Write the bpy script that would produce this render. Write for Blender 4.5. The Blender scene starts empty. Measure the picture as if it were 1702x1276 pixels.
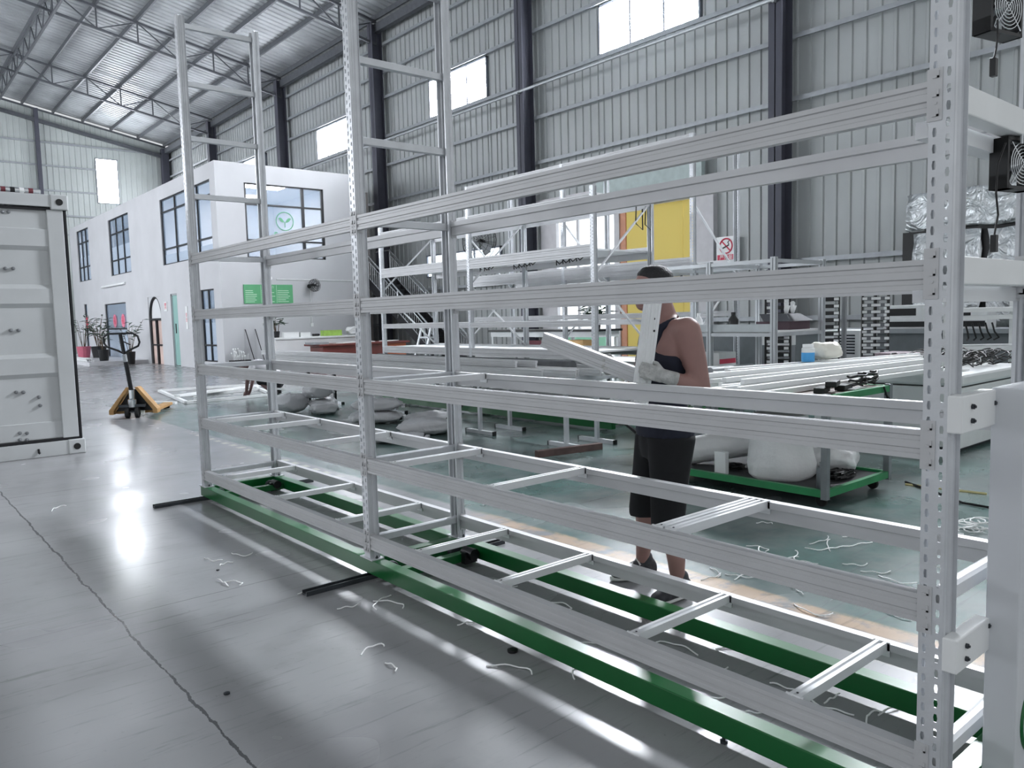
import bpy, math, random
from mathutils import Vector, Matrix
random.seed(7)
S = bpy.context.scene
COL = S.collection
V3 = Vector

# ---------------------------------------------------------------- camera
FPX, PITCH, ROLL, YAW, EYE = 1297.16, .0864, -.0258, .6983, V3((0, 0, 1.5))
FW = V3((math.sin(YAW)*math.cos(PITCH), math.cos(YAW)*math.cos(PITCH), -math.sin(PITCH)))
_r0 = V3((math.cos(YAW), -math.sin(YAW), 0)); _u0 = _r0.cross(FW)
RT = _r0*math.cos(ROLL) + _u0*math.sin(ROLL)
UP = -_r0*math.sin(ROLL) + _u0*math.cos(ROLL)
cd = bpy.data.cameras.new('camera'); cam = bpy.data.objects.new('camera', cd); COL.objects.link(cam)
cd.sensor_fit = 'HORIZONTAL'; cd.sensor_width = 36; cd.lens = 36*FPX/1702
cd.clip_start = .05; cd.clip_end = 200
M = Matrix((RT, UP, -FW)).transposed().to_4x4(); M.translation = EYE
cam.matrix_world = M
S.camera = cam

def ray(u, v): return FW + RT*((u-851)/FPX) - UP*((v-638)/FPX)
def at(u, v, d): return EYE + ray(u, v)*d                    # point at distance d along the view axis
def fl(u, v, z=0.):
    r = ray(u, v); return EYE + r*((z-EYE.z)/r.z)            # point on a level plane
def onX(u, v, x):
    r = ray(u, v); return EYE + r*(x/r.x)
def onY(u, v, y):
    r = ray(u, v); return EYE + r*(y/r.y)

# ---------------------------------------------------------------- materials
def lin(c):
    c /= 255.; return c/12.92 if c <= .04045 else ((c+.055)/1.055)**2.4
def rgb(h): return (lin(int(h[0:2], 16)), lin(int(h[2:4], 16)), lin(int(h[4:6], 16)), 1)
MATS = {}
def mat(name, hexc, rough=.5, metal=0., var=.06, scale=6., bump=0., bscale=40., emit=0., trans=0., spec=.5, alpha=1.):
    if name in MATS: return MATS[name]
    m = bpy.data.materials.new(name); m.use_nodes = True
    nt = m.node_tree; b = nt.nodes['Principled BSDF']
    c = rgb(hexc)
    b.inputs['Roughness'].default_value = rough
    b.inputs['Metallic'].default_value = metal
    b.inputs['Specular IOR Level'].default_value = spec
    if trans: b.inputs['Transmission Weight'].default_value = trans
    if alpha < 1: b.inputs['Alpha'].default_value = alpha
    tc = nt.nodes.new('ShaderNodeTexCoord')
    if var:
        n = nt.nodes.new('ShaderNodeTexNoise'); n.inputs['Scale'].default_value = scale; n.inputs['Detail'].default_value = 4
        nt.links.new(tc.outputs['Object'], n.inputs['Vector'])
        r = nt.nodes.new('ShaderNodeValToRGB')
        r.color_ramp.elements[0].position = .3; r.color_ramp.elements[1].position = .7
        r.color_ramp.elements[0].color = tuple(x*(1-var*2) for x in c[:3])+(1,)
        r.color_ramp.elements[1].color = tuple(min(1, x*(1+var)) for x in c[:3])+(1,)
        nt.links.new(n.outputs['Fac'], r.inputs['Fac']); nt.links.new(r.outputs['Color'], b.inputs['Base Color'])
    else: b.inputs['Base Color'].default_value = c
    if bump:
        n2 = nt.nodes.new('ShaderNodeTexNoise'); n2.inputs['Scale'].default_value = bscale; n2.inputs['Detail'].default_value = 3
        nt.links.new(tc.outputs['Object'], n2.inputs['Vector'])
        bp = nt.nodes.new('ShaderNodeBump'); bp.inputs['Strength'].default_value = bump; bp.inputs['Distance'].default_value = .02
        nt.links.new(n2.outputs['Fac'], bp.inputs['Height']); nt.links.new(bp.outputs['Normal'], b.inputs['Normal'])
    if emit:
        b.inputs['Emission Color'].default_value = c; b.inputs['Emission Strength'].default_value = emit
    MATS[name] = m; return m

GALV = mat('galvanised steel', 'd0d3d7', .36, .3, .05, 9, .05, 60)
BEAM = mat('grey coated beam', 'c4c5c7', .42, .15, .03, 4)
BARW = mat('white coated bar', 'e6e8ea', .35, .05, .02)
WHITE = mat('white powder coat', 'e8eaea', .4, 0, .02)
WALLP = mat('white painted plaster', 'e9e9ea', .8, 0, .03, 1.5)
GREEN = mat('green enamel', '0b5e2c', .3, 0, .08, 3)
GREEN2 = mat('green cart paint', '2f8a55', .4, 0, .1, 4)
DSTEEL = mat('dark steel', '44484d', .45, .5, .12, 8)
COLUMN = mat('dark grey column paint', '4b4c57', .6, 0, .06, 2)
BLACK = mat('black plastic', '121315', .45, 0, .1)
BLACKM = mat('black metal', '17181b', .35, .3, .1)
RUBBER = mat('black rubber', '1b1b1c', .8, 0, .1)
ALU = mat('anodised aluminium', 'c2c6c9', .35, .6, .04)
CHROME = mat('chrome', 'd5d8da', .15, .9, .02)
CABLE = mat('black cable', '0c0c0d', .5, 0, 0)
TIE = mat('white nylon', 'f2f3f3', .4, 0, 0)
PLASTW = mat('white plastic', 'eceeee', .35, 0, .02)
GREYP = mat('grey plastic', '8d9194', .5, 0, .05)

# ---------------------------------------------------------------- mesh builder
class MB:
    def __init__(s): s.v = []; s.f = []
    def add(s, vs, fs):
        o = len(s.v); s.v += [tuple(x) for x in vs]; s.f += [tuple(i+o for i in f) for f in fs]; return s
    def box(s, x0, x1, y0, y1, z0, z1):
        return s.add([(x0,y0,z0),(x1,y0,z0),(x1,y1,z0),(x0,y1,z0),(x0,y0,z1),(x1,y0,z1),(x1,y1,z1),(x0,y1,z1)],
                     [(0,3,2,1),(4,5,6,7),(0,1,5,4),(1,2,6,5),(2,3,7,6),(3,0,4,7)])
    def frame(s, p, q, up=None):
        p, q = V3(p), V3(q); d = (q-p).normalized()
        up = V3(up) if up else (V3((0,0,1)) if abs(d.z) < .9 else V3((1,0,0)))
        a = d.cross(up).normalized(); b = a.cross(d).normalized()
        return p, q, d, a, b
    def bar(s, p, q, w, h, up=None):
        p, q, d, a, b = s.frame(p, q, up); w /= 2; h /= 2
        r = [(-w,-h),(w,-h),(w,h),(-w,h)]
        return s.add([p+a*x+b*y for x, y in r]+[q+a*x+b*y for x, y in r],
                     [(0,1,2,3),(7,6,5,4),(1,0,4,5),(2,1,5,6),(3,2,6,7),(0,3,7,4)])
    def prism(s, prof, p, q, up=None):              # closed outline (side, up) swept from p to q
        p, q, d, a, b = s.frame(p, q, up); n = len(prof)
        return s.add([p+a*x+b*y for x, y in prof]+[q+a*x+b*y for x, y in prof],
                     [tuple(range(n-1,-1,-1)), tuple(range(n,2*n))]+[(i,(i+1)%n,n+(i+1)%n,n+i) for i in range(n)])
    def tube(s, pts, r, n=8, closed=False, caps=True):
        pts = [V3(p) for p in pts]; m = len(pts); vs = []; rr = r if isinstance(r, (list, tuple)) else [r]*m
        pa = None
        for i, p in enumerate(pts):
            if closed: d = pts[(i+1) % m]-pts[i-1]
            else: d = pts[min(i+1, m-1)]-pts[max(i-1, 0)]
            if d.length < 1e-9: d = V3((0,0,1))
            d.normalize()
            if pa is None: pa = d.orthogonal()
            a = (pa-d*pa.dot(d)); a = a.normalized() if a.length > 1e-6 else d.orthogonal().normalized(); pa = a
            b = d.cross(a)
            vs += [p+(a*math.cos(2*math.pi*k/n)+b*math.sin(2*math.pi*k/n))*rr[i] for k in range(n)]
        fs = []
        for i in range(m if closed else m-1):
            j = (i+1) % m
            fs += [(i*n+k, i*n+(k+1)%n, j*n+(k+1)%n, j*n+k) for k in range(n)]
        if caps and not closed: fs += [tuple(range(n-1,-1,-1)), tuple((m-1)*n+k for k in range(n))]
        return s.add(vs, fs)
    def lathe(s, prof, o=(0,0,0), axis=(0,0,1), n=20, caps=True):
        o = V3(o); d = V3(axis).normalized(); a = d.orthogonal().normalized(); b = d.cross(a); vs = []
        for r, h in prof: vs += [o+d*h+(a*math.cos(2*math.pi*k/n)+b*math.sin(2*math.pi*k/n))*r for k in range(n)]
        m = len(prof); fs = [(i*n+k, i*n+(k+1)%n, (i+1)*n+(k+1)%n, (i+1)*n+k) for i in range(m-1) for k in range(n)]
        if caps: fs += [tuple(range(n-1,-1,-1)), tuple((m-1)*n+k for k in range(n))]
        return s.add(vs, fs)
    def ball(s, c, r, n=12, m=8):
        rx, ry, rz = r if isinstance(r, (list, tuple)) else (r, r, r); c = V3(c)
        vs = [c+V3((0,0,-rz))]
        for i in range(1, m):
            t = -math.pi/2+math.pi*i/m
            vs += [c+V3((rx*math.cos(t)*math.cos(2*math.pi*k/n), ry*math.cos(t)*math.sin(2*math.pi*k/n), rz*math.sin(t))) for k in range(n)]
        vs.append(c+V3((0,0,rz))); L = len(vs)-1
        fs = [(0, 1+(k+1)%n, 1+k) for k in range(n)]
        for i in range(m-2): fs += [(1+i*n+k, 1+i*n+(k+1)%n, 1+(i+1)*n+(k+1)%n, 1+(i+1)*n+k) for k in range(n)]
        fs += [(L, 1+(m-2)*n+k, 1+(m-2)*n+(k+1)%n) for k in range(n)]
        return s.add(vs, fs)
    def plate(s, pts, th, nrm):                     # flat outline with thickness
        n = len(pts); nv = V3(nrm).normalized()*th
        return s.add([V3(p) for p in pts]+[V3(p)+nv for p in pts],
                     [tuple(range(n-1,-1,-1)), tuple(range(n,2*n))]+[(i,(i+1)%n,n+(i+1)%n,n+i) for i in range(n)])
    def build(s, name, m, parent=None, smooth=False, label=None, bevel=0., origin=None, solid=0.):
        me = bpy.data.meshes.new(name)
        w = wloc(parent) if parent else V3((0,0,0))
        if origin is None and parent is None and s.v:
            xs = [p[0] for p in s.v]; ys = [p[1] for p in s.v]; zs = [p[2] for p in s.v]
            origin = ((min(xs)+max(xs))/2, (min(ys)+max(ys))/2, min(zs))
        o = V3(origin) if origin is not None else w
        me.from_pydata([tuple(V3(p)-o) for p in s.v], [], s.f); me.update()
        if smooth:
            for p in me.polygons: p.use_smooth = True
            if smooth != 'all':
                try: me.set_sharp_from_angle(angle=math.radians(40))
                except Exception: pass
        ob = bpy.data.objects.new(name, me); COL.objects.link(ob)
        for mm in (m if isinstance(m, (list, tuple)) else [m]): me.materials.append(mm)
        ob.location = o-w
        if parent: ob.parent = parent
        if label: ob['label'] = label
        if solid:
            q = ob.modifiers.new('sheet', 'SOLIDIFY'); q.thickness = solid; q.offset = 0
        if bevel:
            q = ob.modifiers.new('bevel', 'BEVEL'); q.width = bevel; q.segments = 2; q.limit_method = 'ANGLE'
        return ob
def wloc(o):
    w = V3((0,0,0))
    while o: w = w+o.location; o = o.parent
    return w
def tag(o, label, cat, group=None):
    o['label'] = label; o['category'] = cat
    if group: o['group'] = group
    return o
def thing(name, label, cat, loc, group=None):
    o = bpy.data.objects.new(name, None); COL.objects.link(o); o.location = loc; o.empty_display_size = .1
    return tag(o, label, cat, group)
def struct(o): o['kind'] = 'structure'; return o
KIDS = {}
def copy_tree(o, parent=None, loc=None, label=None):
    c = o.copy(); COL.objects.link(c)
    if parent: c.parent = parent
    if loc is not None: c.location = loc
    if label: c['label'] = label
    for ch in [x for x in COL.objects if x.parent == o]: copy_tree(ch, c)
    return c
def text(name, body, m, parent, loc, size, xdir, ydir, ext=.001, align='CENTER', xs=1.):
    cu = bpy.data.curves.new(name, 'FONT'); cu.body = body; cu.size = size; cu.extrude = ext
    cu.align_x = align; cu.align_y = 'CENTER'
    o = bpy.data.objects.new(name, cu); COL.objects.link(o); cu.materials.append(m)
    x = V3(xdir).normalized(); y = V3(ydir).normalized(); z = x.cross(y)
    R = Matrix((x*xs, y, z)).transposed().to_4x4(); R.translation = V3(loc)-(wloc(parent) if parent else V3((0,0,0)))
    bpy.context.view_layer.update()
    me = bpy.data.meshes.new_from_object(o); me.name = name
    bpy.data.objects.remove(o); bpy.data.curves.remove(cu)
    o = bpy.data.objects.new(name, me); COL.objects.link(o)
    if parent: o.parent = parent
    o.matrix_local = R
    return o
# ================================================================ SETTING
XW, YE = 16.0, 52.0                                   # long wall with windows, far end wall
def roofz(x): return 12.55+.195*(XW-x)
COLY = [1.0, 9.4, 17.7, 26.05, 34.5, 43.4]

# floor: worn sealed concrete, green painted zone, orange edge line, cracks and scuffs
def floor_mat():
    m = bpy.data.materials.new('sealed concrete floor'); m.use_nodes = True; nt = m.node_tree; N = nt.nodes; L = nt.links
    b = N['Principled BSDF']
    tc = N.new('ShaderNodeTexCoord'); sx = N.new('ShaderNodeSeparateXYZ'); L.new(tc.outputs['Object'], sx.inputs[0])
    def noise(sc, det=5, vec=None, ro=.6):
        n = N.new('ShaderNodeTexNoise'); n.inputs['Scale'].default_value = sc; n.inputs['Detail'].default_value = det; n.inputs['Roughness'].default_value = ro
        L.new(vec or tc.outputs['Object'], n.inputs['Vector']); return n.outputs['Fac']
    def math_(op, a, c, d=None, clamp=False):
        n = N.new('ShaderNodeMath'); n.operation = op; n.use_clamp = clamp
        for i, q in enumerate((a, c, d)):
            if q is None: continue
            if isinstance(q, (int, float)): n.inputs[i].default_value = q
            else: L.new(q, n.inputs[i])
        return n.outputs[0]
    def ss(x, a, c):
        n = N.new('ShaderNodeMapRange'); n.interpolation_type = 'SMOOTHSTEP'; L.new(x, n.inputs[0])
        n.inputs[1].default_value = a; n.inputs[2].default_value = c; return n.outputs[0]
    def mix(f, a, c):
        n = N.new('ShaderNodeMix'); n.data_type = 'RGBA'
        if isinstance(f, (int, float)): n.inputs[0].default_value = f
        else: L.new(f, n.inputs[0])
        for i, q in ((6, a), (7, c)):
            if isinstance(q, tuple): n.inputs[i].default_value = q
            else: L.new(q, n.inputs[i])
        return n.outputs[2]
    X, Y = sx.outputs[0], sx.outputs[1]
    big = noise(.45, 3); mid = noise(2.3, 6); fine = noise(22, 6, ro=.7)
    grey = mix(ss(big, .3, .7), rgb('8c8d8f'), rgb('9c9d9f'))
    grey = mix(math_('MULTIPLY', ss(mid, .5, .75), .35), grey, rgb('777879'))
    grn = mix(ss(mid, .3, .75), rgb('435e59'), rgb('577570'))
    wob = math_('MULTIPLY', math_('SUBTRACT', noise(3.5, 4), .5), .08)
    xe = math_('ADD', X, wob)
    far = ss(Y, 19, 12)
    gz = math_('MULTIPLY', math_('MULTIPLY', ss(xe, 3.56, 3.62), far), math_('ADD', .55, math_('MULTIPLY', ss(noise(1.1, 5), .35, .65), .45)))
    col = mix(gz, grey, grn)
    # orange painted line along the edge of the green zone, worn, breaking into dashes further down the hall
    ln = math_('MULTIPLY', ss(xe, 3.46, 3.49), ss(xe, 3.64, 3.60))
    worn = ss(noise(5, 6), .36, .55)
    nearm = ss(Y, 4.9, 4.2)
    o1 = math_('MULTIPLY', math_('MULTIPLY', ln, worn), nearm)
    col = mix(math_('MULTIPLY', o1, .7), col, rgb('d3b596'))
    fr = math_('FRACT', math_('MULTIPLY', Y, 4.0), 0)
    dash = math_('MULTIPLY', math_('LESS_THAN', fr, .5), math_('MULTIPLY', ss(Y, 6.5, 7.2), ss(Y, 11.5, 10.6)))
    ln2 = math_('MULTIPLY', ss(xe, 3.44, 3.46), ss(xe, 3.54, 3.52))
    col = mix(math_('MULTIPLY', math_('MULTIPLY', ln2, dash), .6), col, rgb('d9d8c4'))
    # long expansion crack and two cross joints
    cw = math_('MULTIPLY', math_('SUBTRACT', noise(2.2, 6, ro=.7), .5), .09)
    cx = math_('ABSOLUTE', math_('SUBTRACT', math_('ADD', X, cw), .93), 0)
    cwid = math_('MULTIPLY', noise(7, 3), .012)
    crack = math_('LESS_THAN', cx, cwid)
    jy = math_('ABSOLUTE', math_('SUBTRACT', math_('ADD', Y, math_('MULTIPLY', cw, .35)), 4.35), 0)
    j2 = math_('ABSOLUTE', math_('SUBTRACT', math_('ADD', Y, math_('MULTIPLY', cw, .3)), 8.15), 0)
    j3 = math_('ABSOLUTE', math_('SUBTRACT', math_('ADD', math_('ADD', Y, cw), math_('MULTIPLY', X, -.9)), 1.72), 0)
    j4 = math_('ABSOLUTE', math_('SUBTRACT', Y, 22.5), 0)
    cr = math_('MAXIMUM', crack, math_('MULTIPLY', math_('LESS_THAN', jy, .004), .5))
    cr = math_('MAXIMUM', cr, math_('MULTIPLY', math_('LESS_THAN', j2, .006), .5))
    cr = math_('MAXIMUM', cr, math_('MULTIPLY', math_('LESS_THAN', j4, .02), .6))
    stain = math_('MULTIPLY', math_('MULTIPLY', ss(j3, .05, .0), ss(X, .95, .7)), math_('MULTIPLY', ss(fine, .4, .6), .5))
    cr = math_('MAXIMUM', cr, stain)
    # scuffs and scratches: stretched noise, thresholded
    mp = N.new('ShaderNodeMapping'); mp.inputs['Rotation'].default_value = (0, 0, .9); mp.inputs['Scale'].default_value = (1.2, 16, 1)
    L.new(tc.outputs['Object'], mp.inputs[0]); sc1 = noise(1.4, 6, mp.outputs[0], .7)
    mp2 = N.new('ShaderNodeMapping'); mp2.inputs['Rotation'].default_value = (0, 0, -.5); mp2.inputs['Scale'].default_value = (1, 22, 1)
    L.new(tc.outputs['Object'], mp2.inputs[0]); sc2 = noise(1.1, 6, mp2.outputs[0], .7)
    scr = math_('MULTIPLY', math_('MAXIMUM', ss(sc1, .57, .70), ss(sc2, .57, .70)), .5)
    col = mix(math_('MAXIMUM', math_('MULTIPLY', scr, .8), math_('MULTIPLY', ss(fine, .62, .74), .35)), col, rgb('55585b'))
    col = mix(math_('MULTIPLY', cr, .85), col, rgb('2f3134'))
    L.new(col, b.inputs['Base Color'])
    rg = N.new('ShaderNodeMapRange'); L.new(noise(1.3, 2, ro=.45), rg.inputs[0])
    rg.inputs[1].default_value = .3; rg.inputs[2].default_value = .7; rg.inputs[3].default_value = .19; rg.inputs[4].default_value = .29
    L.new(rg.outputs[0], b.inputs['Roughness'])
    b.inputs['Specular IOR Level'].default_value = .5
    bp = N.new('ShaderNodeBump'); bp.inputs['Strength'].default_value = .12; bp.inputs['Distance'].default_value = .004
    L.new(math_('SUBTRACT', mid, cr), bp.inputs['Height']); L.new(bp.outputs[0], b.inputs['Normal'])
    return m
fb = MB().box(-14, 24, -8, 60, -.2, 0)
struct(fb.build('floor', floor_mat(), origin=(0,0,0)))

SHEET = mat('grey profiled wall sheet', 'aeb2b2', .5, .1, .05, .6)
SHEET2 = mat('pale profiled wall sheet', 'b9bfbd', .5, .1, .05, .6)
GIRT = mat('galvanised girt', '9fa3a7', .45, .3, .06)
def ribsheet(mb, ax, c, a0, a1, z0, z1, pitch, inward):    # profiled cladding; ax 'x': wall at x=c running along y
    pr = []; t = a0
    while t < a1-1e-6:
        for d, h in ((0,0),(.36,0),(.42,.035),(.58,.035),(.64,0),(.97,0)):
            if t+d*pitch <= a1: pr.append((t+d*pitch, h))
        t += pitch
    pr.append((a1, 0))
    vs = []
    for z in (z0, z1):
        zz = z if not callable(z) else None
        for q, h in pr:
            zq = z(q) if callable(z) else z
            vs.append((c+inward*h, q, zq) if ax == 'x' else (q, c+inward*h, zq))
    n = len(pr)
    mb.add(vs, [(i, i+1, n+i+1, n+i) for i in range(n-1)])
# right wall bays with real openings: (y0, y1, [solid z ranges])
WINS = [(3.4, 6.7), (11.7, 15.0), (19.85, 23.1), (28.9, 31.7), (37.2, 40.0), (45.6, 48.4)]
WZ0, WZ1 = 8.42, 9.72
w = MB(); y = -2.0
openings = [(a, b_, WZ0, WZ1) for a, b_ in WINS]+[(11.8, 17.4, 0, 4.36), (19.4, 23.6, 2.95, 3.75)]
ys = sorted({-2.0, YE}|{o[0] for o in openings}|{o[1] for o in openings})
for y0, y1 in zip(ys[:-1], ys[1:]):
    zs = [(o[2], o[3]) for o in openings if o[0] <= y0+1e-6 and o[1] >= y1-1e-6]; zs.sort(); z = 0.
    for a, b_ in zs:
        if a > z: ribsheet(w, 'x', XW+.05, y0, y1, z, a, .3, -1)
        z = b_
    ribsheet(w, 'x', XW+.05, y0, y1, z, roofz(XW), .3, -1)
wall_r = struct(w.build('wall_right', SHEET, solid=.003, origin=(XW, 0, 0)))
for z in (1.3, 2.55, 4.6, 6.0, 7.3, 8.36, 9.78, 10.7, 11.7):
    g = MB()
    cuts = [(-2., YE)]
    for o in openings:
        if o[2] < z < o[3]: cuts = [(a, c_) for (p, q) in cuts for a, c_ in ((p, min(q, o[0])), (max(p, o[1]), q)) if c_ > a+.05]
    for a, c_ in cuts:
        g.box(XW-.16, XW-.02, a, c_, z-.012, z+.012); g.box(XW-.165, XW-.155, a, c_, z-.05, z+.05)
    struct(g.build('girt', GIRT, wall_r))
# far end wall
w = MB(); EW = (11.75, 12.98, 8.85, 11.5)
xs = [-8, EW[0], EW[1], XW+.05]
ribsheet(w, 'y', YE, xs[0], xs[1], 0, roofz, .3, -1); ribsheet(w, 'y', YE, xs[1], xs[2], 0, EW[2], .3, -1)
ribsheet(w, 'y', YE, xs[1], xs[2], EW[3], roofz, .3, -1); ribsheet(w, 'y', YE, xs[2], xs[3], 0, roofz, .3, -1)
wall_b = struct(w.build('wall_back', SHEET2, solid=.003, origin=(4, YE, 0)))
for z in (6.9, 8.0, 9.4, 10.8, 12.1):
    struct(MB().box(-8, EW[0] if EW[2] < z < EW[3] else XW, YE-.12, YE-.04, z-.05, z+.05).build('girt', GIRT, wall_b))
# windows: bright daylit panes in aluminium frames
PANE = mat('daylit window pane', 'f4f8ff', .3, 0, 0, emit=165.); PANEB = mat('daylit window pane further on', 'f4f8ff', .3, 0, 0, emit=34.)
PANE2 = mat('daylit end window pane', 'f4f8ff', .3, 0, 0, emit=30.)
PANE3 = mat('daylit low window pane', 'e9f6fb', .3, 0, 0, emit=2.2)
WFR = mat('window frame', '7a7e88', .5, .3, .03)
def window(n, x, y0, y1, z0, z1, nm, pane):
    f = MB(); t = .05
    f.box(x-.06, x+.06, y0, y0+t, z0, z1).box(x-.06, x+.06, y1-t, y1, z0, z1).box(x-.06, x+.06, y0, y1, z0, z0+t).box(x-.06, x+.06, y0, y1, z1-t, z1)
    for k in range(1, nm): yy = y0+(y1-y0)*k/nm; f.box(x-.04, x+.04, yy-.03, yy+.03, z0, z1)
    fo = struct(f.build('window_%d' % n, WFR))
    MB().box(x, x+.012, y0+t, y1-t, z0+t, z1-t).build('pane', pane, fo)
for i, (a, b_) in enumerate(WINS): window(i+1, XW, a, b_, WZ0, WZ1, 3 if i < 4 else 2, PANE if i < 2 else PANEB)
window(8, XW, 19.4, 23.6, 2.95, 3.75, 3, PANE3)
f = MB(); x0, x1, z0, z1 = EW
for a in ((x0, x0+.05, z0, z1), (x1-.05, x1, z0, z1), (x0, x1, z0, z0+.05), (x0, x1, z1-.05, z1)): f.box(a[0], a[1], YE-.05, YE+.05, a[2], a[3])
fo = struct(f.build('window_7', WFR)); MB().box(x0+.05, x1-.05, YE, YE+.012, z0+.05, z1-.05).build('pane', PANE2, fo)
# unseen left long wall; bright windows added to light the office side wall
XL = -10.; PANEL = mat('added left window pane', 'f4f8ff', .3, 0, 0, emit=19.)
w = MB(); LW = [(24., 28.), (32., 36.), (40., 44.)]
ribsheet(w, 'x', XL, 20, YE, 0, 5., .3, 1); ribsheet(w, 'x', XL, 20, YE, 9., 17., .3, 1)
for a, b_ in zip([20.]+[q[1] for q in LW], [q[0] for q in LW]+[YE]): ribsheet(w, 'x', XL, a, b_, 5., 9., .3, 1)
struct(w.build('wall_left', SHEET, solid=.003, origin=(XL, 20, 0)))
for i, (a, b_) in enumerate(LW): window(10+i, XL, a, b_, 5., 9., 3, PANEL)
# columns
for i, y in enumerate(COLY):
    c = MB(); x = XW-.16
    c.box(x-.42, x-.40, y-.16, y+.16, 0, 12.4).box(x-.02, x, y-.16, y+.16, 0, 12.4).box(x-.42, x, y-.012, y+.012, 0, 12.4)
    c.box(x-.46, x+.02, y-.2, y+.2, 0, .03)
    struct(c.build('trim_%d' % (i+1), COLUMN))
c = MB().box(8.72, 8.92, YE-.36, YE-.12, 0, 13.9); struct(c.build('trim_7', COLUMN))
c = MB().box(XW-.55, XW-.15, YE-.5, YE-.1, 0, 12.4); struct(c.build('trim_8', COLUMN))
# roof: foil-lined profiled sheets, purlins, lattice rafters
FOIL = mat('foil backed roof sheet', 'a9adaf', .48, .3, .12, .8, .25, 3)
r = MB(); pr = []; y = -4.
while y < YE+.1:
    for d, h in ((0,0),(.12,0),(.16,.04),(.26,.04),(.30,0)): pr.append((y+d, h))
    y += .34
xs = [-9+25.2*k/12 for k in range(13)]
vs = [(x, q, roofz(x)+.16+h) for x in xs for q, h in pr]; n = len(pr)
r.add(vs, [(j*n+i, j*n+i+1, (j+1)*n+i+1, (j+1)*n+i) for j in range(12) for i in range(n-1)])
roof = struct(r.build('ceiling', FOIL, solid=.004, origin=(4, 24, 12)))
PUR = mat('roof purlin steel', '63666b', .5, .3, .08)
for k in range(17):
    x = XW-.3-1.5*k
    if x < -8.5: break
    p = MB().box(x-.035, x+.035, -4, YE, roofz(x)-.04, roofz(x)+.15)
    struct(p.build('purlin', PUR, roof))
TRUSS = mat('roof truss steel', '5a5d62', .5, .3, .08)
for y in COLY+[YE-.3]:
    t = MB(); X0, X1 = -9., XW-.3
    dep_ = .82 if y < 50 else .55
    zt = lambda x: roofz(x)-.1
    zb = lambda x: roofz(x)-.1-dep_
    t.bar((X1, y, zt(X1)), (X0, y, zt(X0)), .09, .09); t.bar((X1, y, zb(X1)), (X0, y, zb(X0)), .09, .09)
    if y < 50:
        k = 0; x = X1
        while x-1.5 > X0:
            xn = x-1.5
            t.bar((x, y, zb(x)), (x, y, zt(x)), .05, .05)
            if k % 2: t.bar((x, y, zb(x)), (xn, y, zt(xn)), .04, .04)
            else: t.bar((x, y, zt(x)), (xn, y, zb(xn)), .04, .04)
            x = xn; k += 1
    struct(t.build('roof_truss', TRUSS, roof))
# longitudinal lattice brace along the hall
t = MB(); x = 6.7; za = roofz(x)-.15; zb_ = za-.85; y = 9.4
t.bar((x, -2, za), (x, YE, za), .08, .08); t.bar((x, -2, zb_), (x, YE, zb_), .08, .08)
while y < YE-1:
    t.bar((x, y, zb_), (x, y+.8, za), .04, .04); t.bar((x, y+.8, za), (x, y+1.6, zb_), .04, .04); y += 1.6
struct(t.build('roof_brace', TRUSS, roof))
# eave beam and service pipe along the long wall
struct(MB().box(XW-.4, XW-.2, -2, YE, 12.1, 12.4).build('eave_beam', PUR, roof))
pipe = MB().tube([(XW-.62, -2, 8.02), (XW-.62, 40, 8.02)], .045, 8)
for y in COLY[:5]: pipe.box(XW-.68, XW-.5, y-.03, y+.03, 7.95, 8.0)
tag(pipe.build('service_pipe', ALU, smooth=True), 'long thin grey service pipe running along the wall below the high windows', 'pipe')
# drop the dark strip of flashing over the far end rafter
struct(MB().bar((XW, YE-.25, roofz(XW)-.75), (-8, YE-.25, roofz(-8)-.75), .1, .12).build('end_rafter', TRUSS, roof))
# ================================================================ FRONT RACK
XF, XR = 2.19, 2.873
YA, YB, YC = .857, 3.954, 6.742
LV = [2.0815, 1.622, 1.165, .71, .261]                  # top edge of each beam level
ZB, ZT = .12, 4.0
def post_mesh(length, holes=True):
    mb = MB(); w, p = .0625, .042; cols = (-.0165, .0165); hy, hz = .0058, .0115
    n = int(length/p)
    bounds = [-.03125, 0., .03125]
    for ci in range(2):
        ya, yb = bounds[ci], bounds[ci+1]; yc = cols[ci]; off = 0 if ci == 0 else p/2
        # solid margins at both ends
        z0 = .06+off
        mb.add([(0,ya,0),(0,yb,0),(0,yb,z0),(0,ya,z0)], [(0,3,2,1)])
        zz = z0
        while zz+p < length-.02:
            zc = zz+p/2
            outer = [(ya,zz),(yc,zz),(yb,zz),(yb,zc),(yb,zz+p),(yc,zz+p),(ya,zz+p),(ya,zc)]
            inner = [(yc-hy*.6,zc-hz),(yc,zc-hz),(yc+hy*.6,zc-hz),(yc+hy,zc),(yc+hy*.6,zc+hz),(yc,zc+hz),(yc-hy*.6,zc+hz),(yc-hy,zc)]
            mb.add([(0,a,b) for a, b in outer]+[(0,a,b) for a, b in inner], [(i,8+i,8+(i+1)%8,(i+1)%8) for i in range(8)])
            zz += p
        mb.add([(0,ya,zz),(0,yb,zz),(0,yb,length),(0,ya,length)], [(0,3,2,1)])
    for sgn in (-1, 1):
        pr = [(0,.03125),(.014,.03125),(.02,.024),(.032,.024),(.038,.03125),(.058,.03125),(.058,.042)]
        vs = [(x, sgn*y, z) for z in (0, length) for x, y in pr]; m_ = len(pr)
        mb.add(vs, [(i,i+1,m_+i+1,m_+i) if sgn < 0 else (i+1,i,m_+i,m_+i+1) for i in range(m_-1)])
    return mb
BPROF = [(0,0),(0,.013),(.0045,.016),(.0045,.027),(0,.030),(0,.049),(.0045,.052),(.0045,.063),(0,.066),(0,.080),(.040,.080),(.040,.052),(.030,.048),(.030,0)]
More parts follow.
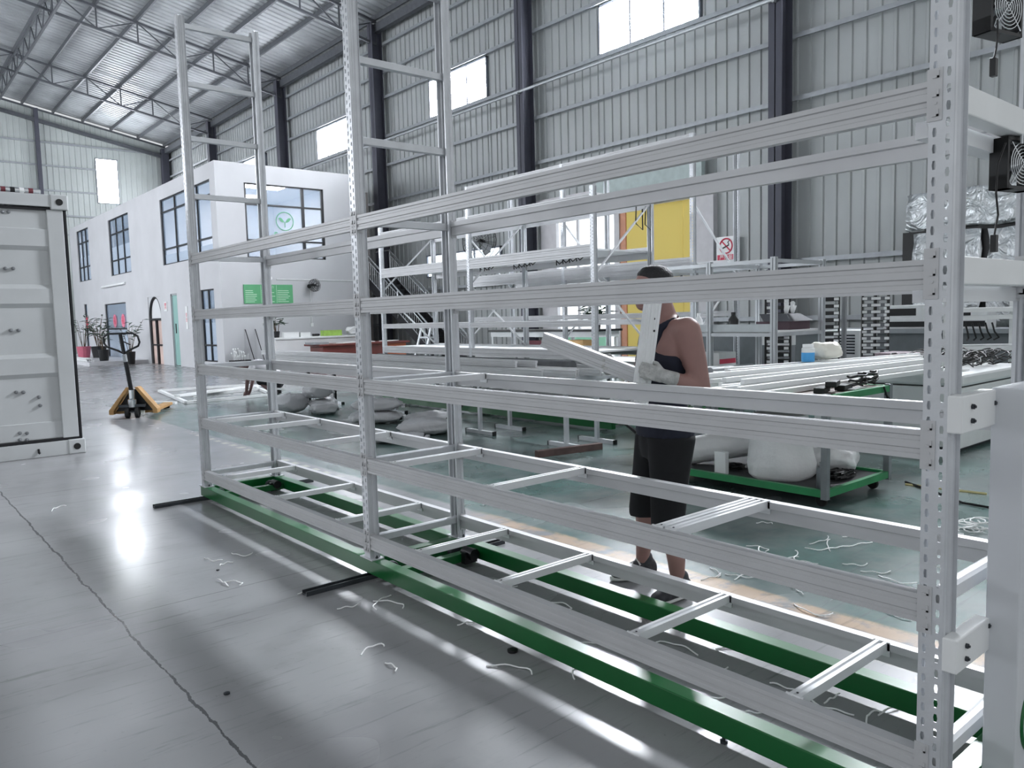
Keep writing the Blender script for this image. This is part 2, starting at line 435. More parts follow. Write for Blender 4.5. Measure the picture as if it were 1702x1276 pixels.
def beam_mb(x, y0, y1, ztop, face, h=.08):              # face -1: ribbed face looks towards -x
    k = h/.08
    pr = [((px if face < 0 else -px), pz*k) for px, pz in BPROF]
    mb = MB(); n = len(pr)
    mb.add([(x+a, y, ztop-h+b) for y in (y0, y1) for a, b in pr],
           [tuple(range(n)), tuple(range(2*n-1, n-1, -1))]+[(i, n+i, n+(i+1)%n, (i+1)%n) for i in range(n)])
    return mb
def connector_mb(x, yend, side, ztop, face):            # hooked end plate lapping the post
    mb = MB(); s_ = -1 if face < 0 else 1
    a, b = (yend-.004*side, yend+.034*side)
    y0, y1 = min(a, b), max(a, b)
    x0, x1 = (x-.0035, x-.001) if face < 0 else (x+.001, x+.0035)
    mb.box(x0, x1, y0, y1, ztop-.105, ztop+.028)
    yc = yend+.018*side
    for dz in (-.085, -.035, .012):
        mb.box(min(x0, x0+s_*.003), max(x1, x1+s_*.003), yc-.008, yc+.008, ztop+dz-.009, ztop+dz-.004)
        mb.box(min(x0, x0+s_*.003), max(x1, x1+s_*.003), yc-.008, yc-.003, ztop+dz-.009, ztop+dz+.009)
    mb.lathe([(.004,0),(.004,.002)], (x0 if face < 0 else x1, yc, ztop-.06), (s_,0,0), 8)
    # return flange against the beam end
    mb.box(min(x, x-s_*.035), max(x, x-s_*.035), min(yend-.004*side, yend), max(yend-.004*side, yend), ztop-.095, ztop+.01)
    return mb
rack = thing('storage_rack', 'tall grey steel storage rack on a green base filling the foreground', 'rack', (XF, YA, 0))
POST = post_mesh(ZT-ZB)
first = None
for x, fr in ((XF, 1), (XR, 0)):
    for y in (YA, YB, YC):
        if first is None:
            po = first = MB().add(POST.v, POST.f).build('post', GALV, None, solid=.002, origin=(0,0,0)); po.parent = rack
        else:
            po = first.copy(); COL.objects.link(po)
        po.location = V3((x+(.075 if not fr and y == YA else 0), y, ZB+.004))-rack.location
        if not fr: po.rotation_euler = (0, 0, math.pi)
        # foot plate with bolts
        fp = MB().box(x-.012 if fr else x-.07, x+.07 if fr else x+.012, y-.07, y+.07, ZB, ZB+.006)
        fo = fp.build('foot_plate', GALV, rack)
        for dy in (-.055, .055): MB().lathe([(.009,0),(.009,.008),(.005,.008),(.005,.016)], (x+(.03 if fr else -.03), y+dy, ZB+.006), (0,0,1), 6).build('bolt', DSTEEL, fo)
for z in LV:
    for (a, b_) in ((YA, YB), (YB, YC)):
        for x, fc in ((XF, -1), (XR, 1)):
            bm_ = beam_mb(x, a+.032, b_-.032, z, fc).build('beam', BEAM, rack)
            connector_mb(x, a+.032, -1, z, fc).build('end_connector', BEAM, bm_)
            connector_mb(x, b_-.032, 1, z, fc).build('end_connector', BEAM, bm_)
def channel(mb, x0, x1, y, ztop, w, h):                # shallow lipped channel lying across the rack
    pr = [(-w/2,-h),(-w/2,0),(-w*.18,0),(-w*.14,-h*.25),(w*.14,-h*.25),(w*.18,0),(w/2,0),(w/2,-h),(w/2-.003,-h),(w/2-.003,-.004),(-w/2+.003,-.004),(-w/2+.003,-h)]
    pr = [(-w/2,-h),(-w/2,0),(-w*.18,0),(-w*.14,-h*.2),(w*.14,-h*.2),(w*.18,0),(w/2,0),(w/2,-h)]
    n = len(pr)
    return mb.add([(x, y+a, ztop+b) for x in (x0, x1) for a, b in pr],
                  [tuple(range(n-1,-1,-1)), tuple(range(n, 2*n))]+[(i,(i+1)%n,n+(i+1)%n,n+i) for i in range(n)])
BARS = {4: [1.28, 1.96, 2.79, 3.47, 4.38, 5.30, 6.33], 3: [1.775, 1.83, 2.83, 3.70, 4.74, 5.82, 6.50], 2: [3.64], 1: [], 0: []}
for lv, ylist in BARS.items():
    for y in ylist:
        b_ = channel(MB(), XF+.032, XR-.032, y, LV[lv]+.004, .042, .034)
        for x in (XF+.034, XR-.04): b_.box(x, x+.006, y-.03, y+.03, LV[lv]-.05, LV[lv]+.005)
        co = b_.build('cross_bar', BARW, rack)
        for x in (XF+.055, XR-.055): MB().lathe([(.004,0),(.004,.002)], (x, y, LV[lv]+.004), (0,0,1), 8).build('screw', DSTEEL, co)
# end-frame rungs between the front and rear posts
TPROF = [(.018*math.cos(t*math.pi/6), .018*math.sin(t*math.pi/6)) for t in range(12)]
for y, zs in ((YC, (.23, .685, 1.145, 1.60, 2.05, 2.56, 3.03, 3.47, 3.93)), (YB, (.23, .685, 1.145, 1.60, 2.05, 2.50, 2.94, 3.40, 3.85)), (YA, (.24, .70, 3.0, 3.5))):
    for z in zs:
        r_ = MB(); yy = y
        pr = [(-.02,-.018),(-.02,.018),(-.008,.024),(.008,.024),(.02,.018),(.02,-.018)]
        r_.prism(pr, (XF+.012, yy, z), (XR-.012, yy, z))
        r_.build('rung', GALV if y != YA else BARW, rack)
# wide white end beams with a light channel under each upper one at the near end
for z, z2 in ((2.07, 1), (1.628, 1)):
    e = MB().box(XF+.06, 3.35, YA-.035, YA+.02, z-.075, z); e.build('end_beam', WHITE, rack, bevel=.004)
    if z2: MB().box(XF+.06, 3.35, YA+.03, YA+.09, z-.12, z-.075).build('end_channel', BARW, rack)
# green mobile base
bz0, bz1 = .036, ZB
for x in (XF-.006, XR-.068):
    MB().box(x, x+.074, .35, YC+.06, bz0, bz1).build('base_rail', GREEN, rack, bevel=.004)
for y in (YA, YB, YC):
    MB().box(XF+.068, XR-.068, y-.035, y+.035, bz0, bz1).build('base_crossmember', GREEN, rack, bevel=.003)
    if y > 1: MB().box(XF+.068, XR-.068, y-.23, y-.17, bz0, bz0+.05).build('base_crossmember', GREEN, rack, bevel=.003)
    for x in (XF+.1, XR-.14):
        wh = MB().lathe([(.008,-.02),(.036,-.02),(.04,-.01),(.04,.01),(.036,.02),(.008,.02)], (x, y-.1, .066), (0,1,0), 16)
        wh.build('wheel', DSTEEL, rack, smooth=True)
# gear motor bracket under the far side of each bay
for y in (YB-.25, YC-.2):
    g = MB().lathe([(.035,-.05),(.035,.05)], (XR-.13, y, .085), (0,1,0), 14).box(XR-.18, XR-.09, y-.02, y+.02, .03, .1)
    g.build('drive_unit', BLACKM, rack, smooth=True)
# control column: boxed bracket arms and a white upright panel at the near end
for zt_, zb_ in ((1.263, 1.163), (.607, .512)):
    br = MB().box(XF-.002, 2.425, .789, .828, zb_, zt_).build('bracket_arm', WHITE, rack, bevel=.004)
    for dz in (.3, .68):
        MB().lathe([(.0075,0),(.0075,.007),(.004,.007),(.004,.011)], (XF+.06, .789, zb_+(zt_-zb_)*dz), (0,-1,0), 6).build('bolt', DSTEEL, br)
pc = MB().box(2.42, 2.70, .715, .80, .035, 1.268).build('control_column', mat('light grey end panel', 'cfd2d6', .45, 0, .02), rack, bevel=.004)
for z in (1.225, .585): MB().lathe([(.007,0),(.007,.008)], (2.42, .79, z), (-1,0,0), 6).build('bolt', DSTEEL, pc)
# floor rails the base rolls on
for y, lb in ((YC+.03, 'black floor rail poking out from under the far corner of the green base'), (YB, 'black floor rail poking out under the middle post of the green base'), (YA+.02, 'black floor rail under the near end of the green base')):
    r_ = MB().box(1.79, 3.2, y-.028, y+.028, 0, .012).box(1.79, 3.2, y-.028, y-.02, .012, .026).box(1.79, 3.2, y+.02, y+.028, .012, .026)
    ro = thing('floor_rail', lb, 'rail', (1.79, y, 0))
    r_.build('track', DSTEEL, ro)
    if y < 1:
        t = MB()
        for k in range(52): t.box(2.2+k*.018, 2.209+k*.018, y-.062, y-.035, 0, .022)
        t.build('tooth_strip', PLASTW, ro)
# ================================================================ RACKS FURTHER BACK
def rack_behind(name, label, xf, xr, ys, ht, levels, bars, braces, base=True, shelf=()):
    rk = thing(name, label, 'rack', (xf, ys[0], 0))
    P = post_mesh(ht-.12) if ht < 3.5 else POST
    src = None
    for x, fr in ((xf, 1), (xr, 0)):
        for y in ys:
            if src is None:
                po = src = MB().add(P.v, P.f).build('post', GALV, None, solid=.002, origin=(0,0,0)); po.parent = rk
            else: po = src.copy(); COL.objects.link(po)
            po.location = V3((x, y, .124))-rk.location
            if not fr: po.rotation_euler = (0, 0, math.pi)
    for z, h in levels:
        for a, b_ in zip(ys[:-1], ys[1:]):
            for x, fc in ((xf, -1), (xr, 1)):
                beam_mb(x, a+.032, b_-.032, z, fc, h).build('beam', BEAM, rk)
    for z, pitch in bars:
        y = ys[0]+.3
        while y < ys[-1]-.1:
            if min(abs(y-q) for q in ys) > .08:
                channel(MB(), xf+.032, xr-.032, y, z+.003, .05, .03).build('cross_bar', BARW, rk)
            y += pitch
    for z, m_ in shelf:
        for a, b_ in zip(ys[:-1], ys[1:]):
            MB().box(xf+.04, xr-.04, a+.05, b_-.05, z-.035, z-.012).build('shelf_panel', m_, rk)
    for y in ys:
        for (xa, za), (xb, zb2) in braces:
            MB().bar((xa, y, za), (xb, y, zb2), .03, .02).build('brace', BARW, rk)
        MB().bar((xf+.03, y, ht-.1), (xr-.03, y, ht-.1), .035, .03).build('rung', BARW, rk)
        MB().bar((xf+.03, y, .35), (xr-.03, y, .35), .035, .03).build('rung', BARW, rk)
    if base:
        for x in (xf-.006, xr-.068): MB().box(x, x+.074, ys[0]-.3, ys[-1]+.08, .03, .13).build('base_rail', GREEN, rk)
        for y in ys: MB().box(xf+.068, xr-.068, y-.035, y+.035, .03, .13).build('base_crossmember', GREEN, rk)
        for x in (xf+.12, xr-.16):
            for y in ys: MB().lathe([(.01,-.02),(.04,-.02),(.04,.02),(.01,.02)], (x, y-.12, .04), (0,1,0), 12).build('wheel', DSTEEL, rk)
    return rk
R2F, R2R = 7.3, 8.49
r2 = rack_behind('storage_rack', 'assembled grey shelving rack behind the worker, hung with short black leads', R2F, R2R, (7.04, 9.68, 12.28), 3.13,
    [(3.04,.12), (2.40,.16), (1.42,.08), (1.03,.12), (.66,.1), (.26,.1)], [(3.04, .28), (1.42, .9)],
    [((R2F+.03, 2.0), (R2R-.03, 3.0)), ((R2F+.03, 2.0), (R2R-.03, 1.0)), ((R2F+.03, .15), (R2R-.03, 1.0))],
    shelf=((2.36, BARW), (1.03, WHITE)))
for k in range(11):
    y = 7.3+k*.235; x = R2F+.12+.1*(k % 4)
    c = MB().tube([(x, y, 2.32), (x+.01, y+.03, 2.25), (x+.02, y+.1, 2.22), (x, y+.14, 2.27), (x+.03, y+.17, 2.21)], .008, 6)
    c.build('power_lead', CABLE, r2)
for k in range(6):
    y = 9.95+k*.38
    MB().tube([(R2F+.4, y, 2.33), (R2R-.2, y, 2.33)], .018, 8).build('light_tube', PLASTW, r2)
for (x, y) in ((R2R-.06, 7.1), (R2R-.3, 7.06)):
    MB().tube([(x, y, 2.95), (x-.05, y-.03, 2.7), (x+.08, y-.04, 2.62), (x+.1, y-.02, 2.9)], .009, 6).build('power_lead', CABLE, r2)
R3F, R3R = 9.22, 10.36
r3 = rack_behind('storage_rack', 'tallest grey rack frame standing behind the shelving rack, before the yellow door', R3F, R3R, (6.93, 9.58, 12.22), 4.06,
    [(4.0,.1), (2.28,.2), (1.5,.08), (.75,.1), (.3,.1)], [(4.0, .62)],
    [((R3F+.03, 3.05), (R3R-.03, 2.05)), ((R3F+.03, 1.1), (R3R-.03, 2.05))], shelf=((2.22, BARW), (.75, WHITE)))
# ================================================================ OFFICE BLOCK IN THE FAR CORNER
OX0, OX1, OY0, OY1, OZ = 9.05, 13.85, 25.05, 46.5, 6.62
off = thing('office_building', 'white two-storey office block built inside the hall', 'building', (OX0, OY0, 0))
def holed(axis, c0, c1, a0, a1, z0, z1, holes):
    mb = MB(); As = sorted({a0, a1}|{h[0] for h in holes}|{h[1] for h in holes})
    for p, q in zip(As[:-1], As[1:]):
        zs = sorted((h[2], h[3]) for h in holes if h[0] <= p+1e-6 and h[1] >= q-1e-6); z = z0
        for u0, u1 in zs+[(z1, z1)]:
            if u0 > z+1e-6:
                mb.box(c0, c1, p, q, z, u0) if axis == 'x' else mb.box(p, q, c0, c1, z, u0)
            z = u1
    return mb
SW = [(25.55, 30.85, 3.72, 6.12), (35.2, 38.5, 3.75, 6.2), (42.35, 44.9, 3.8, 6.33)]       # upper side windows
GW = [(25.7, 27.0, .25, 2.65), (36.45, 40.1, 0, 2.54), (43.7, 44.3, .5, 2.66)]               # ground side windows
ARCH = (31.55, 33.15, 0, 2.62); DOOR = (29.5, 30.25, 0, 2.64)
FWN = (9.97, 12.75, 3.62, 6.02)
WF = mat('office wall paint', 'c9cacd', .85, 0, .03, .8)
holed('x', OX0, OX0+.2, OY0, OY1, 0, OZ, SW+GW+[ARCH, DOOR]).build('side_wall', WF, off)
holed('y', OY0, OY0+.2, OX0+.2, OX1, 0, OZ, [FWN]).build('front_wall', WF, off)
MB().box(OX1-.2, OX1, OY0+.2, OY1, 0, OZ).build('rear_wall', WF, off)
MB().box(OX0+.2, OX1-.2, OY0+.2, OY1, OZ-.3, OZ-.15).build('roof_slab', WF, off)
MB().box(OX0+.2, OX1-.2, OY0+.2, OY1, 3.2, 3.4).build('floor_slab', WF, off)
for y in (31.3, 41.5): MB().box(OX0+.2, OX1-.2, y, y+.1, 0, OZ-.3).build('partition', WF, off)
MB().box(OX0+.2, OX1-.2, OY1-.2, OY1, 0, OZ-.3).build('end_wall', WF, off)
GLASS = mat('bluish window glass', 'bcd2ea', .06, 0, 0, alpha=.28)
GLASSP = mat('frosted pane lower film', 'eef0f2', .4, 0, 0, alpha=.85)
LAMP = mat('lit ceiling panel', 'fbfdff', .5, 0, 0, emit=22)
BFR = mat('black window frame', '16171c', .5, 0, .03)
def owin(axis, c, a0, a1, z0, z1, av, zv, film=None, nm='window'):
    w = MB(); t = .07
    def bx(p, q, u0, u1, d=.04):
        w.box(c-d, c+d, p, q, u0, u1) if axis == 'x' else w.box(p, q, c-d, c+d, u0, u1)
    bx(a0, a0+t, z0, z1); bx(a1-t, a1, z0, z1); bx(a0, a1, z0, z0+.04); bx(a0, a1, z1-.04, z1)
    for a in av: bx(a-.045, a+.045, z0, z1)
    for z in zv: bx(a0, a1, z-.025, z+.025, .05)
    wo = w.build(nm, BFR, off)
    g = MB(); g.box(c-.006, c+.006, a0+t, a1-t, z0+.04, z1-.04) if axis == 'x' else g.box(a0+t, a1-t, c-.006, c+.006, z0+.04, z1-.04)
    g.build('pane', GLASS, wo)
    if film:
        g = MB(); e = -.02
        g.box(c+.01, c+.014, a0+t, a1-t, z0+.04, film) if axis == 'x' else g.box(a0+t, a1-t, c+.01, c+.014, z0+.04, film)
        g.build('blind', GLASSP, wo)
    return wo
owin('x', OX0+.08, *SW[0], (26.95, 29.3), (4.3, 5.65), 4.1)
owin('x', OX0+.08, *SW[1], (36.3, 37.4), (4.4, 5.55), 5.0)
owin('x', OX0+.08, *SW[2], (43.2, 44.05), (4.5, 5.7), 5.0)
owin('x', OX0+.08, *GW[0], (26.35,), (.8,), 1.55)
owin('x', OX0+.08, *GW[1], (), (1.4,), 1.35)
owin('x', OX0+.08, *GW[2], (), (), 1.4)
fwo = owin('y', OY0+.08, *FWN, (10.7, 12.0), (4.2, 5.35))
# round leaf emblem printed on the front window
LOGO = mat('green emblem print', '6fb48a', .6, 0, 0)
lg = MB(); cx, cz = 11.33, 4.86; yl = OY0+.055
lg.tube([(cx+.3*math.cos(a*math.pi/18), yl, cz+.3*math.sin(a*math.pi/18)) for a in range(36)], .014, 6, closed=True)
for s_ in (-1, 1):
    lf = [(cx+s_*(.02+.2*t), yl, cz-.03+.12*t+.07*math.sin(math.pi*t)) for t in [k/8 for k in range(9)]]+[(cx+s_*(.02+.2*t), yl, cz-.03+.12*t-.05*math.sin(math.pi*t)) for t in [k/8 for k in range(7, 0, -1)]]
    lg.plate(lf, .004, (0,-1,0))
lg.tube([(cx, yl, cz-.2), (cx, yl, cz-.02)], .012, 6)
lg.build('emblem', LOGO, fwo)
text('lettering', 'Sei', LOGO, fwo, (11.12, OY0+.055, 4.36), .34, (1,0,0), (0,0,1))
for x, y, z in ((11.7, 27.2, 6.3), (10.6, 27.2, 6.3), (11.7, 29.6, 6.3), (10.2, 36.6, 6.3), (10.2, 43.6, 6.3), (10.4, 36.5, 3.18), (10.4, 27, 3.18), (10.4, 44, 3.18), (10.6, 32.6, 3.18)):
    MB().box(x-.5, x+.5, y-.3, y+.3, z-.03, z).build('ceiling_panel', LAMP, off)
# pointed arch door
def arch_pts(x, y0, y1, zs, zt, n=10):
    m_ = (y0+y1)/2; w = (y1-y0)/2
    return [(x, m_-w*math.cos(math.pi/2*k/n), zs+(zt-zs)*math.sin(math.pi/2*k/n)**.85) for k in range(n+1)]+[(x, m_+w*math.cos(math.pi/2*k/n), zs+(zt-zs)*math.sin(math.pi/2*k/n)**.85) for k in range(n-1, -1, -1)]
y0, y1 = ARCH[0]+.02, ARCH[1]-.02
ap = arch_pts(OX0+.06, y0, y1, 1.75, 2.6)
# wall pieces that fill the square opening around the arch
for half in (0, 1):
    seg = ap[:11] if half == 0 else ap[10:]
    corner = (OX0+.02, ARCH[0] if half == 0 else ARCH[1], 2.62)
    MB().plate([(OX0+.02, p[1], p[2]) for p in seg]+([(OX0+.02, seg[-1][1], 2.62), corner] if half == 0 else [corner, (OX0+.02, seg[0][1], 2.62)]), .16, (1,0,0)).build('arch_spandrel', WF, off)
ad = MB().tube([(OX0+.06, y0, 0)]+ap+[(OX0+.06, y1, 0)], .05, 6).box(OX0+.02, OX0+.1, y0, y1, 1.7, 1.78).box(OX0+.02, OX0+.1, (y0+y1)/2-.06, (y0+y1)/2+.06, 0, 1.75).box(OX0+.03, OX0+.09, y0, y1, .72, .77)
ado = ad.build('arch_door', BFR, off)
WARM = mat('pale pink door glass', 'f3d9cf', .3, 0, .12, 1.5, alpha=.9)  # pale pink tone for the arched door glass
MB().box(OX0+.1, OX0+.11, y0, y1, 0, 1.75).build('pane', WARM, ado)
MB().plate([(OX0+.1, p[1], p[2]) for p in ap], .01, (1,0,0)).build('fanlight', GLASSP, ado)
# teal glass door standing half open
TEAL = mat('teal tinted door glass', 'a9d6cf', .15, 0, 0, alpha=.75)
dd = MB().box(OX0+.03, OX0+.1, DOOR[0], DOOR[0]+.05, 0, 2.64).box(OX0+.03, OX0+.1, DOOR[1]-.05, DOOR[1], 0, 2.64).box(OX0+.03, OX0+.1, DOOR[0], DOOR[1], 2.58, 2.64)
ddo = dd.build('glass_door', ALU, off); MB().box(OX0+.06, OX0+.07, DOOR[0]+.05, DOOR[1]-.05, .02, 2.58).build('pane', TEAL, ddo)
MB().tube([(OX0-.03, DOOR[0]+.2, 1.2), (OX0-.03, DOOR[0]+.2, 1.55)], .02, 8).build('handle', BLACKM, ddo)
RED = mat('red print', 'd8455f', .6, 0, .05)
PINK = mat('pink decal', 'e88aa3', .6, 0, 0)
for y in (37.2, 38.6):
    d = MB().lathe([(.3, 0), (.3, .006)], (OX0+.04, y, 1.75), (-1,0,0), 20)
    d.build('window_decal', PINK, off)
    text('decal_print', '福', RED, off, (OX0+.03, y, 1.75), .4, (0,-1,0), (0,0,1))
MB().lathe([(.3, 0), (.3, .006)], (OX0+.04, 44.0, 1.75), (-1,0,0), 20).build('window_decal', RED, off)
# tiled plinth in front of the side wall
TILE = mat('pale floor tile', 'd9d9dc', .3, 0, .04)
tag(MB().box(6.9, OX0-.01, 33.6, 46, 0, .14).build('raised_plinth', TILE), 'low pale tiled step in front of the office side wall', 'step')
# things fixed to the office walls
tl = thing('batten_light', 'slim white tube light high on the office side wall', 'lamp', (OX0, 38.2, 3.3))
MB().box(OX0-.07, OX0-.002, 36.2, 40.2, 3.3, 3.38).build('housing', WHITE, tl); MB().tube([(OX0-.09, 36.3, 3.31), (OX0-.09, 40.1, 3.31)], .03, 8).build('tube', PLASTW, tl)
def wallplate(name, label, cat, y, z, w, h, body):
    o = thing(name, label, cat, (OX0, y, z))
    MB().box(OX0-.02, OX0-.002, y-w/2, y+w/2, z-h/2, z+h/2).build('panel', PLASTW, o)
    text('lettering', body, RED, o, (OX0-.022, y, z), w*.75, (0,-1,0), (0,0,1))
wallplate('wall_sign', 'small red and white sign between the arched door and the teal door', 'sign', 30.85, 2.2, .35, .35, '禁')
wallplate('wall_sign', 'narrow red and white notice right of the teal door', 'sign', 28.5, 1.75, .22, .8, '安\n全')
nb = thing('notice_board', 'green notice board in three columns on the office front wall', 'notice board', (10.6, OY0, 2.13))
GB = mat('green board', '58a874', .5, 0, .04); GBL = mat('pale green print', 'bfe3c8', .6, 0, 0)
MB().box(9.77, 11.45, OY0-.03, OY0-.002, 2.13, 2.75).build('panel', GB, nb)
MB().box(10.335, 10.345, OY0-.034, OY0-.03, 2.15, 2.73).box(10.875, 10.885, OY0-.034, OY0-.03, 2.15, 2.73).build('column_rule', GBL, nb)
text('heading', '公司简介', GBL, nb, (10.6, OY0-.032, 2.66), .1, (1,0,0), (0,0,1))
pr = MB(); random.seed(3)
for c in range(3):
    for k in range(7):
        x = 9.82+c*.545; pr.box(x, x+random.uniform(.25, .46), OY0-.034, OY0-.03, 2.18+k*.06, 2.2+k*.06)
po_ = pr.build('printed_lines', GBL, nb); po_['kind'] = 'stuff'
def wall_fan(label, p, ax, r, cat='fan'):              # small wall fan: cage, blades, motor, arm
    o = thing('wall_fan', label, cat, p); p = V3(p); ax = V3(ax).normalized(); c = p+ax*.28
    a = ax.orthogonal().normalized(); b = ax.cross(a)
    cg = MB()
    for rr, off_ in ((r, .0), (r*.97, .07), (r*.97, -.07), (r*.66, .1), (r*.35, .12)):
        cg.tube([c+ax*off_+(a*math.cos(t*math.pi/12)+b*math.sin(t*math.pi/12))*rr for t in range(24)], .007, 5, closed=True)
    for k in range(20):
        t = 2*math.pi*k/20; d = a*math.cos(t)+b*math.sin(t)
        cg.tube([c+ax*.12+d*.03, c+ax*.1+d*r*.6, c+d*r], .004, 4); cg.tube([c-ax*.1+d*.05, c-ax*.07+d*r*.95, c+d*r], .004, 4)
    cg.build('cage', BLACKM, o)
    for k in range(3):
        bl = MB(); t0 = 2*math.pi*k/3; pts = []
        for q, (rr, dt) in enumerate(((.06,-.25),(r*.85,-.5),(r*.9,0),(r*.8,.45),(.06,.25))):
            t = t0+dt; pts.append(c+ax*(.02*dt)+(a*math.cos(t)+b*math.sin(t))*rr)
        bl.plate(pts, .005, ax); bl.build('blade', GREYP, o)
    MB().lathe([(.03,-.18),(.075,-.16),(.08,-.05),(.04,.0),(.04,.06)], c, ax, 16).build('motor', BLACK, o, smooth=True)
    MB().tube([p, p+ax*.1-V3((0,0,.05)), c-ax*.14], .025, 8).lathe([(.07,0),(.07,.03)], p, ax, 12).build('bracket', BLACK, o)
    return o
wf = wall_fan('black wall fan on the office wall right of the green board', (12.05, OY0-.002, 2.7), (.35,-1,.1), .21)
cdx = MB().tube([(12.1, OY0-.02, 2.6), (12.1, OY0-.02, 1.45)], .012, 6); cdx.build('cord', PLASTW, wf)
MB().box(12.05, 12.15, OY0-.03, OY0-.002, 1.33, 1.45).build('socket', PLASTW, wf)
cf = wall_fan('large round black fan high on the hall wall, above the shelving', (XW-.02, 20.3, 3.95), (-1,-.4,0), .62)
tag(MB().tube([(10.9, OY0-.016, 2.93), (13.8, OY0-.016, 2.9)], .015, 6).build('wall_conduit', PLASTW), 'thin white conduit running along the office front wall above the fan', 'conduit')
hs = thing('emergency_lamp', 'small twin-head emergency lamp above the green board', 'lamp', (10.55, OY0, 2.85))
MB().box(10.45, 10.65, OY0-.07, OY0-.002, 2.83, 2.93).build('housing', PLASTW, hs)
for dx in (-.09, .09): MB().lathe([(.05,0),(.07,.05),(.07,.08)], (10.55+dx, OY0-.05, 2.95), (0,-1,.2), 12).build('lamp_head', PLASTW, hs, smooth=True)
# plants beside the office
LEAF = mat('dark green leaf', '39503f', .5, 0, .2, 5); STEM = mat('brown stem', '584a3b', .8, 0, .1); SOIL = mat('potting soil', '2b241f', .9, 0, .2)
def plant(label, x, y, z, potm, pw, ph, n, h, seed):
    rnd = random.Random(seed); o = thing('potted_plant', label, 'plant', (x, y, z))
    MB().lathe([(pw*.38,0),(pw*.5,ph),(pw*.46,ph),(pw*.42,ph-.05)], (x, y, z), (0,0,1), 14).build('pot', potm, o)
    MB().lathe([(.0,ph-.05),(pw*.43,ph-.05)], (x, y, z), (0,0,1), 14, caps=False).build('soil', SOIL, o)
    st = MB(); lv = MB()
    for k in range(n):
        t = rnd.uniform(0, 6.283); l = h*rnd.uniform(.55, 1); ln = rnd.uniform(.1, .45)
        d = V3((math.cos(t), math.sin(t), 0)); p0 = V3((x, y, z+ph-.05))+d*.05; p1 = p0+d*ln*l*.4+V3((0,0,l*.6)); p2 = p0+d*ln*l+V3((0,0,l))
        st.tube([p0, p1, p2], [.014, .01, .006], 5)
        for q in range(5):
            pp = p1.lerp(p2, q/4); t2 = t+rnd.uniform(-1.6, 1.6); e = V3((math.cos(t2), math.sin(t2), rnd.uniform(-.2, .7))).normalized(); L_ = rnd.uniform(.22, .4)
            sd = e.cross(V3((0,0,1))).normalized()*L_*.13
            lv.add([pp, pp+e*L_*.45+sd, pp+e*L_+V3((0,0,-.06)), pp+e*L_*.45-sd], [(0,1,2,3)])
    st.build('stem', STEM, o); lv.build('foliage', LEAF, o, solid=.003)
plant('bushy plant in a pink planter beside the office glass front', 7.95, 39.6, .14, mat('pink planter', 'c96c80', .5, 0, .05), .6, .5, 9, 1.5, 1)
plant('bushy plant in a square black planter next to the pink one', 8.35, 38.6, .14, BLACK, .65, .5, 11, 1.4, 2)
plant('tall plant in a black pot behind the pallet truck handle', 7.65, 34.6, .14, BLACK, .42, .45, 6, 1.1, 3)
plant('large-leaved plant in a black pot left of the arched door', 8.3, 33.3, 0, BLACK, .42, .5, 6, 1.6, 4)
plant('small plant standing at the left end of the white counter', 10.25, 23.75, 1.02, BLACK, .22, .2, 6, .45, 5)
pb = None
for k in range(7):
    o = MB().tube([(6.95+.075*(k % 4), 34.2, .177+.071*(k//4)), (6.95+.075*(k % 4), 40.5, .177+.071*(k//4))], .035, 8).build('white_pipe', PLASTW)
    tag(o, 'white plastic pipe in the bundle lying on the tiled step by the office', 'pipe', 'white pipes on the tiled step')
# broom, mop and bucket by the office corner
for i, (x0, x1, lb, hd) in enumerate(((9.75, 9.92, 'black-handled broom leaning on the office front wall, the left one', 0), (10.08, 10.25, 'black-handled mop leaning on the office front wall, the right one', 1))):
    o = thing('broom' if not hd else 'mop', lb, 'broom' if not hd else 'mop', (x1, OY0-.35, 0))
    MB().tube([(x1, OY0-.35, .12), (x0, OY0-.03, 1.3)], .014, 8).build('handle', BLACKM, o)
    MB().box(x1-.18, x1+.18, OY0-.42, OY0-.3, 0, .13).build('head', GREYP if not hd else PLASTW, o)
o = thing('flower_trough', 'black trough holding a small white flowering plant by the office corner', 'planter', (9.35, OY0-.5, 0))
MB().box(9.05, 9.65, OY0-.65, OY0-.35, 0, .34).build('trough', BLACK, o)
f = MB(); rnd = random.Random(9)
for k in range(26):
    p = V3((9.35+rnd.uniform(-.22, .22), OY0-.5+rnd.uniform(-.1, .1), .34)); q = p+V3((rnd.uniform(-.1, .1), rnd.uniform(-.05, .05), rnd.uniform(.1, .36)))
    f.tube([p, q], .006, 4); f.ball(q, .025, 6, 4)
f.build('foliage', PLASTW, o)
# white counter, its clutter, and the wooden desk
MARB = mat('white marble-look panel', 'dfdfe0', .35, 0, .08, 1.2)
ct = thing('reception_counter', 'long white marble-fronted counter under the wall fan', 'counter', (11.6, 23.6, 0))
MB().box(10.05, 13.3, 23.35, 23.9, 0, .96).build('front_panel', MARB, ct); MB().box(10.0, 13.35, 23.3, 23.95, .96, 1.02).build('worktop', WHITE, ct, bevel=.008)
LIME = mat('lime green carton', 'a8cf62', .6, 0, .1)
def simple_box(label, x, y, z, w, d, h, m, name='carton', cat='box', flap=True):
    o = thing(name, label, cat, (x, y, z))
    MB().box(x-w/2, x+w/2, y-d/2, y+d/2, z, z+h).build('body', m, o, bevel=.004)
    if flap: MB().box(x-w/2-.003, x+w/2+.003, y-d/2-.003, y+d/2+.003, z+h, z+h+.012).build('lid', m, o)
simple_box('small white carton at the left end of the counter', 10.62, 23.55, 1.02, .5, .2, .15, PLASTW)
simple_box('flat white carton in the middle of the counter', 11.1, 23.55, 1.02, .34, .2, .13, PLASTW)
simple_box('lime green printed carton on the counter', 12.05, 23.55, 1.02, .65, .25, .17, LIME)
